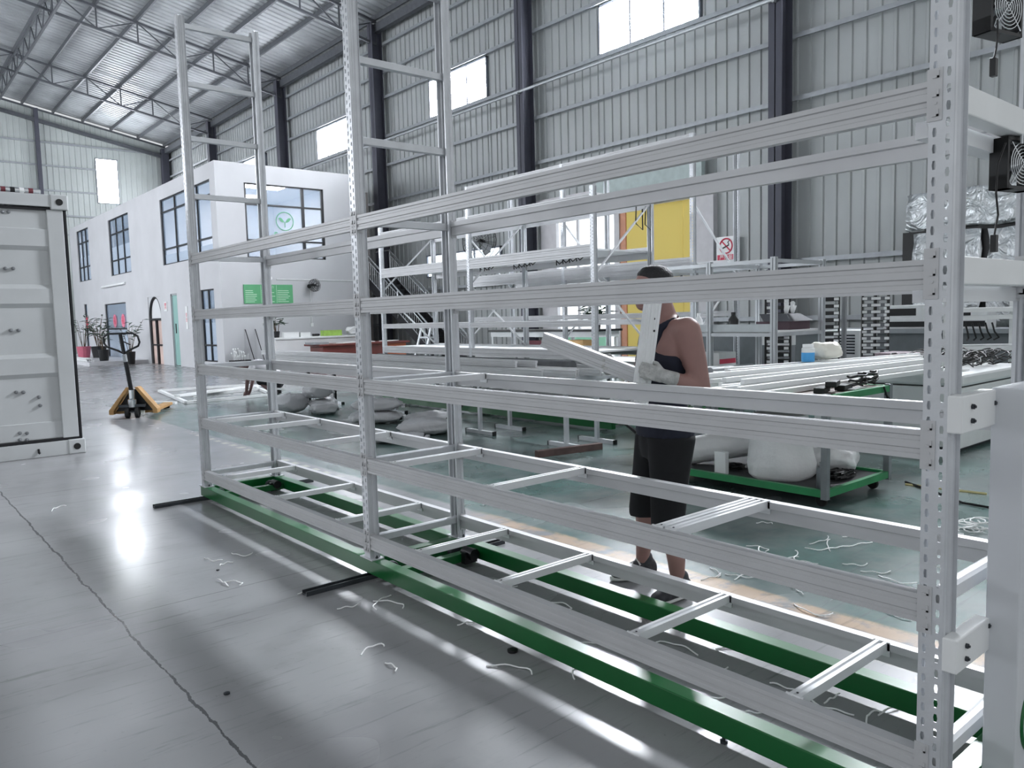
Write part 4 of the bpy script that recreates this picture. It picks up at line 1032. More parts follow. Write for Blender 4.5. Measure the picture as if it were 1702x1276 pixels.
mb.build('wrapped_body', FOAM, o, smooth=True)
sack('white foam sheet crumpled at the right end of the lower cart shelf', (6.2, 3.22, .13), (.5, .42, .26), .3, FOAM, name='foam_sheet', cat='foam sheet', seed=41, top=False)
o = thing('spray_can', 'grey spray can standing by the near leg on the lower cart shelf', 'can', (5.58, 3.0, .13))
MB().lathe([(.04,0),(.042,.01),(.042,.15),(.03,.17)], (5.58, 2.99, .13), (0,0,1), 16).build('can_body', mat('grey can', '70757a', .35, .4, .05), o, smooth=True); MB().lathe([(.022,.17),(.022,.2)], (5.58, 2.99, .13), (0,0,1), 12).build('cap', GREYP, o)
simple_box('narrow white carton upright between the foam roll and the drum', 5.53, 3.86, .13, .05, .11, .19, PLASTW, name='upright_carton', flap=False)
for j, (x, y, sx_, lb) in enumerate(((6.0, 3.05, .42, 'tangle of black cable on the lower cart shelf by the spray can'), (5.75, 3.87, .16, 'tangle of dark cable between the foam roll and the white drum'))):
    m = MB(); rnd = random.Random(60+j)
    for q in range(9 if j == 0 else 5):
        t0 = rnd.uniform(0, 6); m.tube([(x+rnd.uniform(-.5, .5)*sx_*.5+.08*math.cos(t*.7+t0), y+.06*math.sin(t*.7+t0), .142+.006*q+.002*t) for t in range(10)], .009, 5)
    c_ = tag(m.build('cable_tangle', CABLE), lb, 'cable'); c_['kind'] = 'stuff'
# ================================================================ WHITE TABLE AND RIGHT BACKGROUND
wt = thing('machine_table', 'long white boxed machine table behind the work cart', 'table', (8.5, 3.08, 0))
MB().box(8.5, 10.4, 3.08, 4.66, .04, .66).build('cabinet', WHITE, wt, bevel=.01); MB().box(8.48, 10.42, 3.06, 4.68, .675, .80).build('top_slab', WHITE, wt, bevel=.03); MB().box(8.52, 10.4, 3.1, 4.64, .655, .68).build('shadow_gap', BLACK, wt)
MB().box(8.56, 10.3, 3.14, 4.6, 0, .05).build('plinth', DSTEEL, wt)
m = MB(); rnd = random.Random(77)
for q in range(70):
    x, y = rnd.uniform(9.0, 10.25), rnd.uniform(3.2, 3.95); t0 = rnd.uniform(0, 6); zz = .842+rnd.uniform(0, .12)
    m.tube([(x+.16*math.cos(t*.6+t0), y+.1*math.sin(t*.6+t0), zz+.03*math.sin(t+t0)) for t in range(9)], .008, 5)
ww = tag(m.build('cable_heap', CABLE), 'big heap of black cables on the white machine table', 'cables'); ww['kind'] = 'stuff'
for q in range(3): 
    tag(MB().bar((8.56+.05*q, 3.6-.12*q, .815), (9.0, 3.5-.14*q, .815), .08, .014).build('white_strip', WHITE), 'short white strip lying in front of the black cable heap', 'strip', 'white strips before the cable heap')
simple_box('flat grey carton with a white sheet lying behind the cable heap', 9.9, 4.3, .80, .5, .4, .12, mat('mauve grey carton', '8b7f86', .7, 0, .05))
# slim white shelf unit holding bunched leads
su = thing('shelf_unit', 'slim white shelf unit hung with bunches of black leads, right of the near post', 'shelf', (11.4, 4.2, 0))
for x, y in ((11.4, 4.35), (12.0, 3.55), (11.9, 4.7), (12.5, 3.9)): MB().box(x-.025, x+.025, y-.025, y+.025, 0, 2.0).build('post', WHITE, su)
for z in (.9, 1.32, 1.42, 1.9): MB().bar((11.4, 4.35, z), (12.0, 3.55, z), .04, .05).bar((11.9, 4.7, z), (12.5, 3.9, z), .04, .05).build('shelf_rail', WHITE, su)
for z in (.92, 1.44): MB().plate([(11.4, 4.35, z), (12.0, 3.55, z), (12.5, 3.9, z), (11.9, 4.7, z)], .015, (0,0,1)).build('shelf_panel', WHITE, su)
for z in (1.62, 1.1):
    for k in range(7):
        p = V3((11.42+.05*k, 4.28-.065*k, z+.15)); MB().tube([p, p+V3((-.05,-.05,-.12)), p+V3((-.1+.03*k,-.06,-.2)), p+V3((.02,-.02,-.23))], .012, 5).build('lead_loop', CABLE, su)
# packing bench far behind the shelving rack
pb_ = thing('packing_bench', 'white packing bench with a black top behind the shelving rack, left of the glass doors', 'bench', (11.3, 11.6, 0))
MB().box(10.75, 11.5, 10.3, 13.6, 1.17, 1.21).build('worktop', BLACK, pb_); MB().box(10.8, 11.45, 10.35, 13.55, 1.06, 1.17).build('apron', WHITE, pb_); MB().box(10.8, 11.45, 10.35, 13.55, .70, .73).build('lower_shelf', WHITE, pb_)
for x in (10.83, 11.42):
    for y in (10.4, 11.6, 13.5): MB().box(x-.03, x+.03, y-.03, y+.03, 0, 1.06).build('leg', WHITE, pb_)
simple_box('pale orange carton on the lower shelf of the packing bench', 11.0, 10.95, .73, .3, .42, .26, mat('pale orange card', 'e8bd83', .7, 0, .04))
simple_box('dark maroon carton on the lower shelf of the packing bench', 11.05, 12.2, .73, .3, .4, .24, mat('maroon card', '6a2533', .6, 0, .05))
plant('small leafy plant in a pot on top of the packing bench', 11.1, 10.6, 1.21, BLACK, .16, .14, 7, .4, 8)
# foil covered panels on the wall
FOILW = bpy.data.materials.new('crumpled silver foil'); FOILW.use_nodes = True
_n = FOILW.node_tree.nodes; _l = FOILW.node_tree.links; _p = _n['Principled BSDF']; _p.inputs['Base Color'].default_value = rgb('d4d8da'); _p.inputs['Metallic'].default_value = .75; _p.inputs['Roughness'].default_value = .36
_tc = _n.new('ShaderNodeTexCoord'); _v = _n.new('ShaderNodeTexNoise'); _v.inputs['Scale'].default_value = 3.5; _v.inputs['Detail'].default_value = 4; _v.inputs['Distortion'].default_value = 1.2; _b = _n.new('ShaderNodeBump'); _b.inputs['Strength'].default_value = .9; _b.inputs['Distance'].default_value = .12
_l.new(_tc.outputs['Object'], _v.inputs['Vector']); _l.new(_v.outputs['Fac'], _b.inputs['Height']); _l.new(_b.outputs[0], _p.inputs['Normal'])
fp = thing('foil_curtain', 'crumpled silver foil insulation hung in panels over the wall opening at right', 'insulation', (XW-.25, 5, 1))
def foil(y0, y1, z0, z1, nm):
    m = MB(); ny, nz = 20, 10; rnd = random.Random(int(y0*100)); vs = []
    for i in range(ny+1):
        for j in range(nz+1):
            y = y0+(y1-y0)*i/ny; z = z0+(z1-z0)*j/nz
            vs.append((XW-.26+.025*math.sin(9*z+3*y)+.02*math.sin(17*y+5*z)+rnd.uniform(-.01, .01), y+rnd.uniform(-.02, .02), z+(.02*math.sin(7*y) if j in (0, nz) else 0)))
    m.add(vs, [(i*(nz+1)+j, (i+1)*(nz+1)+j, (i+1)*(nz+1)+j+1, i*(nz+1)+j+1) for i in range(ny) for j in range(nz)])
    m.build(nm, FOILW, fp, solid=.004, smooth=True)
foil(3.2, 6.76, 2.93, 3.62, 'foil_valance'); foil(5.42, 6.62, 1.1, 2.86, 'foil_sheet'); foil(3.3, 5.32, 1.1, 2.86, 'foil_sheet')
MB().box(XW-.2, XW-.12, 3.1, 6.85, 1.0, 2.92).build('black_backing', BLACK, fp)
# aluminium profile workstation
AX0, AX1, AY0, AY1 = 7.82, 8.86, 4.77, 6.6
# keep the near end clear of the side table
al = thing('workstation', 'aluminium profile workstation with a shelf, behind the worker to the right', 'workstation', (AX0, AY0, 0))
for x in (AX0, AX1):
    for y in (AY0, 5.62, AY1):
        pp = MB().box(x-.03, x+.03, y-.03, y+.03, 0, 2.08); pp.build('post', ALU, al)
        MB().box(x-.032, x+.032, y-.006, y+.006, .0, 2.07).box(x-.006, x+.006, y-.032, y+.032, 0, 2.07).build('slot', GREYP, al)
for z in (2.06, 1.93, 1.24):
    for x in (AX0, AX1): MB().box(x-.02, x+.02, AY0+.03, AY1-.03, z-.04, z).build('side_rail', ALU, al)
    for y in (AY0, 5.62, AY1): MB().box(AX0+.03, AX1-.03, y-.02, y+.02, z-.04, z).build('cross_rail', ALU, al)
for x in (AX0+.02, AX1-.02):
    for y in (AY0+.1, 6.05): MB().tube([(x, y, 1.94), (x, y-.08, 1.8)], .02, 6).build('clamp', BLACKM, al)
MB().box(AX0+.03, AX1-.03, AY0+.03, AY1-.05, 1.242, 1.262).build('shelf_board', PLASTW, al)
MB().box(AX0+.01, AX0+.03, AY0+.05, AY1-.1, 1.25, 1.34).build('shelf_lip', mat('clear plastic tray', 'cfd6d8', .2, 0, .05, alpha=.8), al)
def bottle(p, r, h, m, capm, lb):
    o = thing('plastic_bottle', lb, 'bottle', p)
    MB().lathe([(r*.95,0),(r,.01),(r,h*.6),(r*.5,h*.78),(r*.4,h*.86)], p, (0,0,1), 16).build('bottle_body', m, o, smooth=True); MB().lathe([(r*.45,h*.86),(r*.45,h)], p, (0,0,1), 12).build('cap', capm, o)
bottle((8.05, 5.95, 1.262), .05, .22, PLASTW, PLASTW, 'white bottle standing on the workstation shelf'); bottle((8.2, 5.55, 1.262), .06, .22, BLACK, BLACK, 'black bottle standing on the workstation shelf')
simple_box('small white instrument box at the left of the workstation shelf', 8.0, 6.35, 1.262, .2, .25, .16, PLASTW, name='instrument_box', flap=False)
o = thing('maroon_box', 'dark maroon box with white gloves drying on top, on the workstation shelf', 'box', (8.55, 5.1, 1.262))
MAR = mat('dark maroon board', '4c3a42', .7, 0, .06)
MB().box(8.3, 8.75, 4.86, 5.3, 1.262, 1.36).build('box_body', MAR, o); MB().plate([(8.27, 4.83, 1.36), (8.78, 4.83, 1.36), (8.68, 4.95, 1.45), (8.37, 4.95, 1.45)], .35, (0,1,0)).build('box_lid', mat('charcoal board', '3f4147', .7, 0, .05), o)
for j, dx in enumerate((0, .14)):
    g = thing('glove', ['left of two white gloves standing on the maroon box', 'right of two white gloves standing on the maroon box'][j], 'glove', (8.5+dx, 5.0, 1.45))
    mb = MB().ball((8.5+dx, 5.02, 1.5), (.045, .02, .06))
    for k in range(4): mb.tube([(8.5+dx-.03+.02*k, 5.02, 1.53), (8.5+dx-.036+.024*k, 5.02, 1.6-.01*abs(k-1.5))], .011, 6)
    mb.tube([(8.54+dx, 5.02, 1.49), (8.57+dx, 5.02, 1.54)], .011, 6); mb.build('glove_body', PLASTW, g, smooth=True)
for j, (x, y, lb) in enumerate(((8.0, 6.25, 'small carton with a pink label on the floor tier of the workstation'), (8.4, 5.95, 'white carton with red print on the floor tier of the workstation'))):
    o = thing('carton', lb, 'box', (x, y, .78)); MB().box(x-.18, x+.18, y-.18, y+.18, .78, .98).build('body', PLASTW, o); MB().box(x-.17, x+.17, y-.184, y-.18, .84, .9).build('red_print', RED, o)
MB().box(AX0+.03, AX1-.03, 5.68, AY1-.05, .755, .775).build('lower_board', PLASTW, al)
# towers of black parts trays
def tower(x, y, n, label, w=.30, cols=1, dir_=None):
    o = thing('tray_tower', label, 'tray rack', (x, y, 0)); d = V3((.47, -.883, 0)); e = V3((.883, .47, 0)); H = .12+n*.092
    for c in range(cols):
        b = V3((x, y, 0))+d*(c*w*1.0)
        for s_ in (-1, 1): MB().bar(b+d*(s_*w*.47)+V3((0,0,0)), b+d*(s_*w*.47)+V3((0,0,H)), .02, .3, tuple(d.cross(V3((0,0,1))))).build('side_frame', BLACK, o)
        for k in range(n):
            z = .12+k*.092
            tr = MB().plate([b+d*(-w*.44)-e*.15+V3((0,0,z)), b+d*(w*.44)-e*.15+V3((0,0,z)), b+d*(w*.44)+e*.15+V3((0,0,z)), b+d*(-w*.44)+e*.15+V3((0,0,z))], .05, (0,0,1)).build('tray', mat('grey tray', '6b6e72', .5, .1, .1) if c+cols > 1 else BLACK, o)
            for s_ in (-1, 1): MB().plate([b+d*(s_*w*.33-.03)-e*.153+V3((0,0,z+.008)), b+d*(s_*w*.33+.03)-e*.153+V3((0,0,z+.008)), b+d*(s_*w*.33+.03)-e*.153+V3((0,0,z+.044)), b+d*(s_*w*.33-.03)-e*.153+V3((0,0,z+.044))], .004, tuple(-e)).build('white_tab', PLASTW, tr)
tower(9.75, 5.88, 19, 'black tray tower seen through the aluminium workstation', .34); tower(10.05, 5.3, 18, 'black tray tower just right of the aluminium workstation', .25); tower(10.95, 5.2, 19, 'double grey tray tower farthest right, behind the white tubes', .17, 2)
tag(MB().bar((10.55, 5.35, 0), (10.55, 5.35, 1.95), .05, .05).build('steel_pole', ALU), 'slim silver pole standing between the tray towers', 'pole')
bw = thing('wall_bench', 'long grey wall bench carrying machines under the foil panels', 'bench', (14, 6, 0))
MB().box(13.4, 14.4, 2.0, 11.0, 1.05, 1.12).build('worktop', mat('grey bench top', '9b9fa3', .5, 0, .05), bw); MB().box(13.5, 14.3, 2.1, 10.9, 0, 1.05).build('base_cabinet', mat('dim grey cabinet', '75797d', .6, 0, .05), bw)
def machine(label, x, y, z, w, d, h, name, louv=True):
    o = thing(name, label, 'machine', (x, y, z)); MB().box(x-w/2, x+w/2, y-d/2, y+d/2, z, z+h).build('housing', PLASTW, o, bevel=.01)
    if louv:
        for k in range(7): MB().box(x-w/2-.006, x-w/2, y-d*.4, y+d*.15, z+.06+k*.045, z+.085+k*.045).build('louvre', DSTEEL, o)
    else:
        MB().box(x-w/2-.006, x-w/2, y-d*.1, y+d*.4, z+h*.55, z+h*.85).build('display', BLACK, o); MB().box(x-w/2-.006, x-w/2, y-d*.45, y+d*.45, z+.03, z+.12).build('paper_slot', BLACK, o)
simple_box('dim grey storage chest standing behind the tray towers', 11.9, 6.0, 0, .9, .7, .72, mat('dim grey chest', '84888b', .6, 0, .05), name='storage_chest')
machine('white louvred air cooler on the grey chest between the tray towers', 11.9, 5.95, .735, .6, .6, .42, 'air_cooler')
machine('white label printer on the wall bench under the foil', 13.85, 5.75, 1.12, .5, .9, .4, 'label_printer', False); machine('dark desktop machine on the wall bench right of the label printer', 13.85, 4.9, 1.12, .4, .6, .3, 'desktop_machine', False)
o = thing('control_box', 'small white control box with a dark screen behind the workstation', 'control box', (10.6, 6.35, 0))
MB().box(10.45, 10.75, 6.2, 6.5, 0, .98).build('stand', GREYP, o); MB().box(10.3, 10.5, 6.05, 6.5, .98, 1.2).build('housing', PLASTW, o); MB().box(10.29, 10.3, 6.12, 6.42, 1.03, 1.16).build('screen', BLACK, o)
# monitor and arm at the right edge
o = thing('monitor', 'black flat monitor at the right edge beyond the near end post', 'monitor', (6.95, 2.0, 0))
MB().box(6.82, 7.0, 1.6, 2.12, 1.21, 1.53).build('screen_panel', BLACK, o, bevel=.006); MB().box(6.84, 6.96, 1.7, 2.1, .9, 1.2).build('control_panel', WHITE, o); MB().box(6.86, 6.95, 1.75, 2.05, 0, .9).build('pedestal', WHITE, o)
for z in (1.12, 1.0): MB().box(6.835, 6.84, 1.85, 2.0, z-.02, z+.02).build('button_row', BLACK, o)
# small axial fans strapped under the end beams
def box_fan(p, lb, cord):
    o = thing('cooling_fan', lb, 'fan', p); p = V3(p); s_ = .15
    ax = V3((-.22, -.975, 0)).normalized(); sx_ = V3((.975, -.22, 0)).normalized(); u = V3((0,0,1)); h = s_/2
    m = MB()
    for a, b_ in (((-h,-h),(h,-h)), ((-h,h),(h,h))): m.bar(p+sx_*a[0]+u*(a[1]*.94), p+sx_*b_[0]+u*(b_[1]*.94), .055, s_*.06, tuple(u))
    for a in (-h*.94, h*.94): m.bar(p+sx_*a-u*h, p+sx_*a+u*h, .055, s_*.06, tuple(sx_))
    for sx2 in (-1, 1):
        for sz in (-1, 1): m.plate([p+sx_*sx2*h+u*sz*h-ax*.026, p+sx_*sx2*h*.45+u*sz*h-ax*.026, p+sx_*sx2*h*.8+u*sz*h*.8-ax*.026, p+sx_*sx2*h+u*sz*h*.45-ax*.026], .052, tuple(ax))
    m.build('housing', BLACK, o)
    g = MB()
    for r in (.012, .022, .032, .042, .052, .062): g.tube([p+ax*.03+sx_*r*math.cos(t*math.pi/12)+u*r*math.sin(t*math.pi/12) for t in range(24)], .0016, 5, closed=True)
    for t in (.8, 2.37, 3.94, 5.51): g.tube([p+ax*.03, p+ax*.03+(sx_*math.cos(t)+u*math.sin(t))*.085], .0018, 5)
    g.build('finger_guard', CHROME, o)
    MB().lathe([(.02,-.02),(.022,.02),(.0,.022)], p, ax, 16).build('hub', GREYP, o, smooth=True)
    for k in range(5):
        t = k*1.2566; a = sx_*math.cos(t)+u*math.sin(t); b_ = sx_*math.cos(t+.75)+u*math.sin(t+.75)
        MB().plate([p+a*.02+ax*.01, p+a*.066+ax*.012, p+b_*.066-ax*.012, p+b_*.02-ax*.01], .002, tuple(ax)).build('blade', BLACK, o)
    cd_ = MB().tube([V3(q) for q in cord], .0028, 6).build('cord', CABLE, o)
    e = V3(cord[-1]); MB().box(e.x-.011, e.x+.011, e.y-.008, e.y+.008, e.z-.05, e.z).build('plug', BLACK, o, bevel=.002)
    return o, p
f1, p1 = box_fan((2.715, .855, 1.915), 'square black cooling fan strapped below the upper end beam', [(2.60, .84, 1.965), (2.57, .85, 1.90), (2.565, .85, 1.82), (2.585, .85, 1.76), (2.56, .85, 1.70)])
st_ = MB()
for dx in (-.03, .05): MB().box(p1.x+dx-.007, p1.x+dx+.007, .823, .827, 1.97, 2.07).build('strap', ALU, f1)
f2, p2 = box_fan((2.60, .87, 2.345), 'square black cooling fan at the top right corner above the end beam', [(2.54, .85, 2.30), (2.545, .85, 2.26), (2.535, .85, 2.22), (2.52, .85, 2.19)])
for dx in (-.03, .05): MB().box(p2.x+dx-.006, p2.x+dx+.006, .868, .872, 2.4, 2.985).build('strap', ALU, f2)
# ================================================================ PEOPLE
SKIN = mat('tanned skin', '94716a', .5, 0, .05, 8); HAIR = mat('black hair', '141316', .6, 0, .15, 40, .4, 90)
NAVY = mat('dark navy cotton', '171b2b', .85, 0, .1, 20); INK = mat('black cotton', '0d0e12', .9, 0, .1, 20)
GLV = mat('grey white knit glove', 'b9bab8', .9, 0, .12, 30, .4, 120); GREYSH = mat('pale grey shirt', 'c9c8cc', .9, 0, .05)
def limb(mb, pts, rr, n=14, sub=4):                  # tapered rounded limb through joints
    pts = [V3(p) for p in pts]; P = []; Rr = []
    for i in range(len(pts)-1):
        for k in range(sub): P.append(pts[i].lerp(pts[i+1], k/sub)); Rr.append(rr[i]+(rr[i+1]-rr[i])*k/sub)
    P.append(pts[-1]); Rr.append(rr[-1]); mb.tube(P, Rr, n)
    for p, r in zip(pts, rr): mb.ball(p, r, 12, 8)
    return mb
def loft(mb, secs, n=24, caps=True):                 # secs: (centre, half width dir vec, half depth dir vec)
    vs = []
    for c, a, b in secs: vs += [V3(c)+a*math.cos(2*math.pi*k/n)+b*math.sin(2*math.pi*k/n) for k in range(n)]
    m = len(secs); fs = [(i*n+k, i*n+(k+1)%n, (i+1)*n+(k+1)%n, (i+1)*n+k) for i in range(m-1) for k in range(n)]
    if caps: fs += [tuple(range(n-1,-1,-1)), tuple((m-1)*n+k for k in range(n))]
    return mb.add(vs, fs)
def fuse(o, vox, it=6, fac=.5):
    r = o.modifiers.new('fuse', 'REMESH'); r.mode = 'VOXEL'; r.voxel_size = vox; r.use_smooth_shade = True
    s_ = o.modifiers.new('soften', 'SMOOTH'); s_.iterations = it; s_.factor = fac
    return o
def hand(mb, W, f, n, s, curl=(45, 70, 45), sc=1.):  # palm, four unequal fingers and a thumb; n: way the palm faces, s: thumb side
    W, f, n, s = V3(W), V3(f).normalized(), V3(n).normalized(), V3(s).normalized()
    limb(mb, [W-f*.01, W+f*.03*sc], [.029*sc, .030*sc])
    for q in (-.027, -.009, .009, .027): limb(mb, [W+f*.015*sc+s*q*.75*sc, W+f*.085*sc+s*q*sc], [.0165*sc, .0135*sc], 10)
    for i, (q, L) in enumerate(((.030, .95), (.010, 1.06), (-.010, 1.0), (-.029, .8))):
        p = W+f*.085*sc+s*q*sc; d = f; pts = [p]; ang = 0
        for a, l in zip(curl, (.042, .028, .022)):
            ang += math.radians(a+4*i); d = f*math.cos(ang)+n*math.sin(ang); p = p+d*l*L*sc; pts.append(p)
        limb(mb, pts, [.0115*sc, .0105*sc, .0095*sc, .0082*sc], 10)
    t0 = W+f*.028*sc+s*.026*sc; t1 = t0+(s*.6+f*.5+n*.5).normalized()*.038*sc; t2 = t1+(f*.55+n*.8+s*.1).normalized()*.032*sc
    limb(mb, [t0, t1, t2], [.0165*sc, .0125*sc, .0095*sc], 10)
    return mb
# ---- standing worker
O = V3((3.225, 2.615, 0)); f = V3((-.87, .47, 0)).normalized(); l = V3((-.47, -.87, 0)).normalized(); k_ = V3((0, 0, 1))
def B(a, b, z): return O+f*a+l*b+k_*z
wk = thing('person', 'standing worker in a navy tank top, black shorts and white gloves, carrying steel beams', 'person', O)
bd = MB()
TS = [(.80, -.01, .15, .115), (.90, -.01, .16, .12), (.98, 0, .15, .112), (1.06, .0, .15, .11), (1.16, .005, .162, .115), (1.26, .0, .176, .122), (1.34, -.012, .182, .118), (1.41, -.03, .165, .10), (1.455, -.03, .11, .075), (1.48, -.02, .07, .062)]
loft(bd, [(B(a, 0, z), l*w, f*d) for z, a, w, d in TS])
limb(bd, [B(-.025, 0, 1.44), B(.0, 0, 1.53), B(.02, 0, 1.57)], [.068, .06, .058])
hc = B(.045, 0, 1.625)
loft(bd, [(hc+k_*z+f*a, l*w, f*d) for z, a, w, d in ((-.115,.035,.03,.035),(-.10,.03,.05,.062),(-.06,.02,.064,.082),(-.01,.006,.073,.094),(.04,.0,.076,.098),(.075,-.004,.066,.086),(.10,-.006,.042,.056),(.11,-.006,.012,.016))])
bd.ball(hc+f*.10-k_*.03, (.016, .016, .02), 10, 8); limb(bd, [hc+f*.092+k_*.01, hc+f*.108-k_*.03], [.01, .015])     # nose
limb(bd, [hc+f*.085-k_*.065+l*.02, hc+f*.092-k_*.065, hc+f*.085-k_*.065-l*.02], [.009, .011, .009])              # lips
for s_ in (-1, 1): bd.ball(hc+l*s_*.076-f*.012-k_*.012, (.014, .014, .03), 10, 8)                                   # ears
SL_, EL, WL = B(-.055, .185, 1.405), B(-.115, .225, 1.115), B(.07, .215, 1.185)
limb(bd, [B(-.03, .12, 1.41), SL_, SL_.lerp(EL, .45), EL, EL.lerp(WL, .35), WL], [.06, .072, .062, .046, .047, .031])
SR_, ER, WR = B(-.03, -.18, 1.405), B(.04, -.23, 1.13), B(.165, -.15, 1.205)
limb(bd, [B(-.03, -.12, 1.41), SR_, SR_.lerp(ER, .45), ER, ER.lerp(WR, .35), WR], [.06, .068, .058, .046, .046, .031])
KL, AL = B(.02, .105, .47), B(-.035, .10, .09); KR, AR = B(.045, -.15, .47), B(.02, -.27, .10)
limb(bd, [B(-.01, .085, .86), KL.lerp(B(0,.085,.86), .4), KL, KL.lerp(AL, .35)-f*.015, AL], [.095, .08, .058, .06, .036])
limb(bd, [B(-.01, -.085, .86), KR.lerp(B(0,-.085,.86), .4), KR, KR.lerp(AR, .35)-f*.015, AR], [.095, .08, .058, .06, .036])
body = fuse(bd.build('body', SKIN, wk), .010)
hr = MB(); loft(hr, [(hc+k_*z+f*a, l*w, f*d) for z, a, w, d in ((-.06,-.055,.055,.045),(-.03,-.045,.070,.06),(.01,-.03,.078,.075),(.045,-.012,.081,.096),(.08,-.008,.073,.094),(.108,-.008,.05,.066),(.122,-.008,.016,.02))])
fuse(hr.build('hair', HAIR, wk), .008, 4)
eo = MB()
for s_ in (-1, 1): eo.ball(hc+f*.088+l*s_*.03+k_*.012, (.01, .01, .008), 10, 6)
eo.build('eyes', BLACK, wk)
tk = MB(); loft(tk, [(B(a, 0, z), l*(w+.012), f*(d+.012)) for z, a, w, d in [(.86, -.012, .172, .138), (.93, -.01, .17, .134), (.99, -.005, .158, .12)]+TS[2:6]+[(1.31, -.01, .15, .117), (1.36, -.018, .125, .108), (1.385, -.02, .115, .10)]])
for s_ in (-1, 1): limb(tk, [B(.075, .095*s_, 1.33), B(.055, .105*s_, 1.42), B(-.02, .108*s_, 1.455), B(-.10, .10*s_, 1.42), B(-.125, .09*s_, 1.33)], [.026, .022, .022, .022, .026], 10)
fuse(tk.build('tank_top', NAVY, wk), .010, 4)
so = MB(); loft(so, [(B(a, 0, z), l*w, f*d) for z, a, w, d in ((.74, -.01, .15, .12), (.80, -.015, .168, .135), (.9, -.015, .172, .135), (.97, -.0, .163, .125), (1.0, 0, .16, .122))])
for kk, s_ in ((KL, .085), (KR, -.085)):
    loft(so, [(B(-.012, s_, .86), l*.105, f*.13), (kk.lerp(B(0, s_, .86), .5)+f*-.005, l*.092, f*.105), (kk+k_*-.03, l*.078, f*.09), (kk+k_*-.075, l*.078, f*.09)])
fuse(so.build('shorts', INK, wk), .012, 4)
ld = MB().tube([B(-.07, -.06, 1.475), B(-.085, 0, 1.49), B(-.06, .068, 1.475), B(.0, .078, 1.44), B(.08, .05, 1.38), B(.13, .01, 1.27), B(.138, 0, 1.22)], .005, 6)
ld.build('neck_cord', mat('dark red cord', '3a1418', .8, 0, 0), wk)
gl = MB(); hand(gl, WL+f*.01, f*.92+k_*.3, -l, k_*.92-f*.3, (35, 75, 55)); limb(gl, [WL-(WL-EL).normalized()*.05, WL+f*.02+k_*.005], [.038, .034])
fuse(gl.build('glove', GLV, wk), .0045, 3)
gr = MB(); hand(gr, WR+f*.01, f*.98+k_*.05, k_*.55+l*.6, k_*.6-l*.4, (40, 70, 50)); limb(gr, [WR-(WR-ER).normalized()*.05, WR+f*.02], [.038, .034])
fuse(gr.build('glove', GLV, wk), .0045, 3)
SHOE = mat('black white trainer mesh', '3a3b3f', .7, 0, .25, 30); SOLE = mat('white trainer sole', 'dcdcda', .6, 0, .05)
def shoe(A_, d, tilt=0.):
    d = V3(d).normalized(); s2 = V3((-d.y, d.x, 0)); b = V3((A_.x, A_.y, 0))
    so_ = MB(); loft(so_, [(b+d*q+k_*(z), s2*w, k_*h) for q, z, w, h in ((-.085,.05,.02,.03),(-.07,.055,.035,.05),(-.02,.062,.038,.062),(.05,.052,.042,.048),(.11,.042,.046,.034),(.155,.036,.04,.026),(.185,.032,.018,.014))])
    limb(so_, [b+k_*.06-d*.02, b+k_*.115-d*.02], [.044, .043])
    sh = fuse(so_.build('shoe', SHOE, wk), .006, 3)
    sl2 = MB(); loft(sl2, [(b+d*q+k_*.014, s2*w, k_*.014) for q, w in ((-.10,.012),(-.085,.03),(-.02,.036),(.06,.043),(.12,.046),(.165,.038),(.195,.014))]); sl2.build('sole', SOLE, sh)
    for kx in range(3): MB().tube([b+d*(.03+.03*kx)+s2*-.035+k_*(.085-.014*kx), b+d*(.035+.03*kx)+k_*(.112-.017*kx), b+d*(.03+.03*kx)+s2*.035+k_*(.085-.014*kx)], .006, 5).build('lace', SOLE, sh)
shoe(AL, f*.9+l*.35); shoe(AR, f+l*.1)
# beams in his hands
hb = thing('steel_beam', 'white ribbed steel beam held upright in the worker\'s near hand', 'beam', B(.15, .175, 1.0))
a_, b_ = B(.205, .165, .97), B(.108, .165, 1.60)
pr = [(px-.02, pz-.04) for px, pz in BPROF]
MB().prism([(-x, y) for x, y in pr], a_, b_, up=tuple(f)).build('beam_body', WHITE, hb)
for dz in (.03, .09): MB().lathe([(.006,0),(.006,.002)], b_+l*.0155+f*.008-k_*dz-k_*.1, tuple(l), 8).build('rivet', BLACK, hb)
hb2 = thing('steel_beam', 'grey ribbed steel beam slanting up from the worker\'s far hand', 'beam', B(.3, -.12, 1.2))
hcn = B(.265, -.115, 1.235); dv = (RT*-.32+UP*.14+FW*.22)
MB().prism(pr, hcn-dv*.45, hcn+dv*1.02, up=(0,0,1)).build('beam_body', BEAM, hb2)
# ---- crouching person far off, working on the floor frame
P0 = V3((6.62, 15.62, 0)); cf_ = V3((-.80, .6, 0)).normalized(); cl_ = V3((-.6, -.8, 0)).normalized()
def Q(a, b, z): return P0+cf_*a+cl_*b+k_*z
cr = thing('person', 'crouching person in a pale shirt and black shorts bent over the floor frame', 'person', P0)
cb = MB(); loft(cb, [(Q(-.1,0,.29), cl_*.16, (cf_*.05-k_*.12)), (Q(.1,0,.52), cl_*.15, (cf_*.05-k_*.11)), (Q(.3,0,.62), cl_*.18, (cf_*.04-k_*.11)), (Q(.42,0,.64), cl_*.15, (cf_*.03-k_*.09))])
limb(cb, [Q(.42,0,.64), Q(.52,0,.63)], [.06, .055]); loft(cb, [(Q(.60,0,.61)+k_*z, cl_*w, cf_*d) for z, w, d in ((-.1,.04,.05),(-.05,.065,.08),(0,.075,.095),(.06,.07,.085),(.1,.03,.04))])
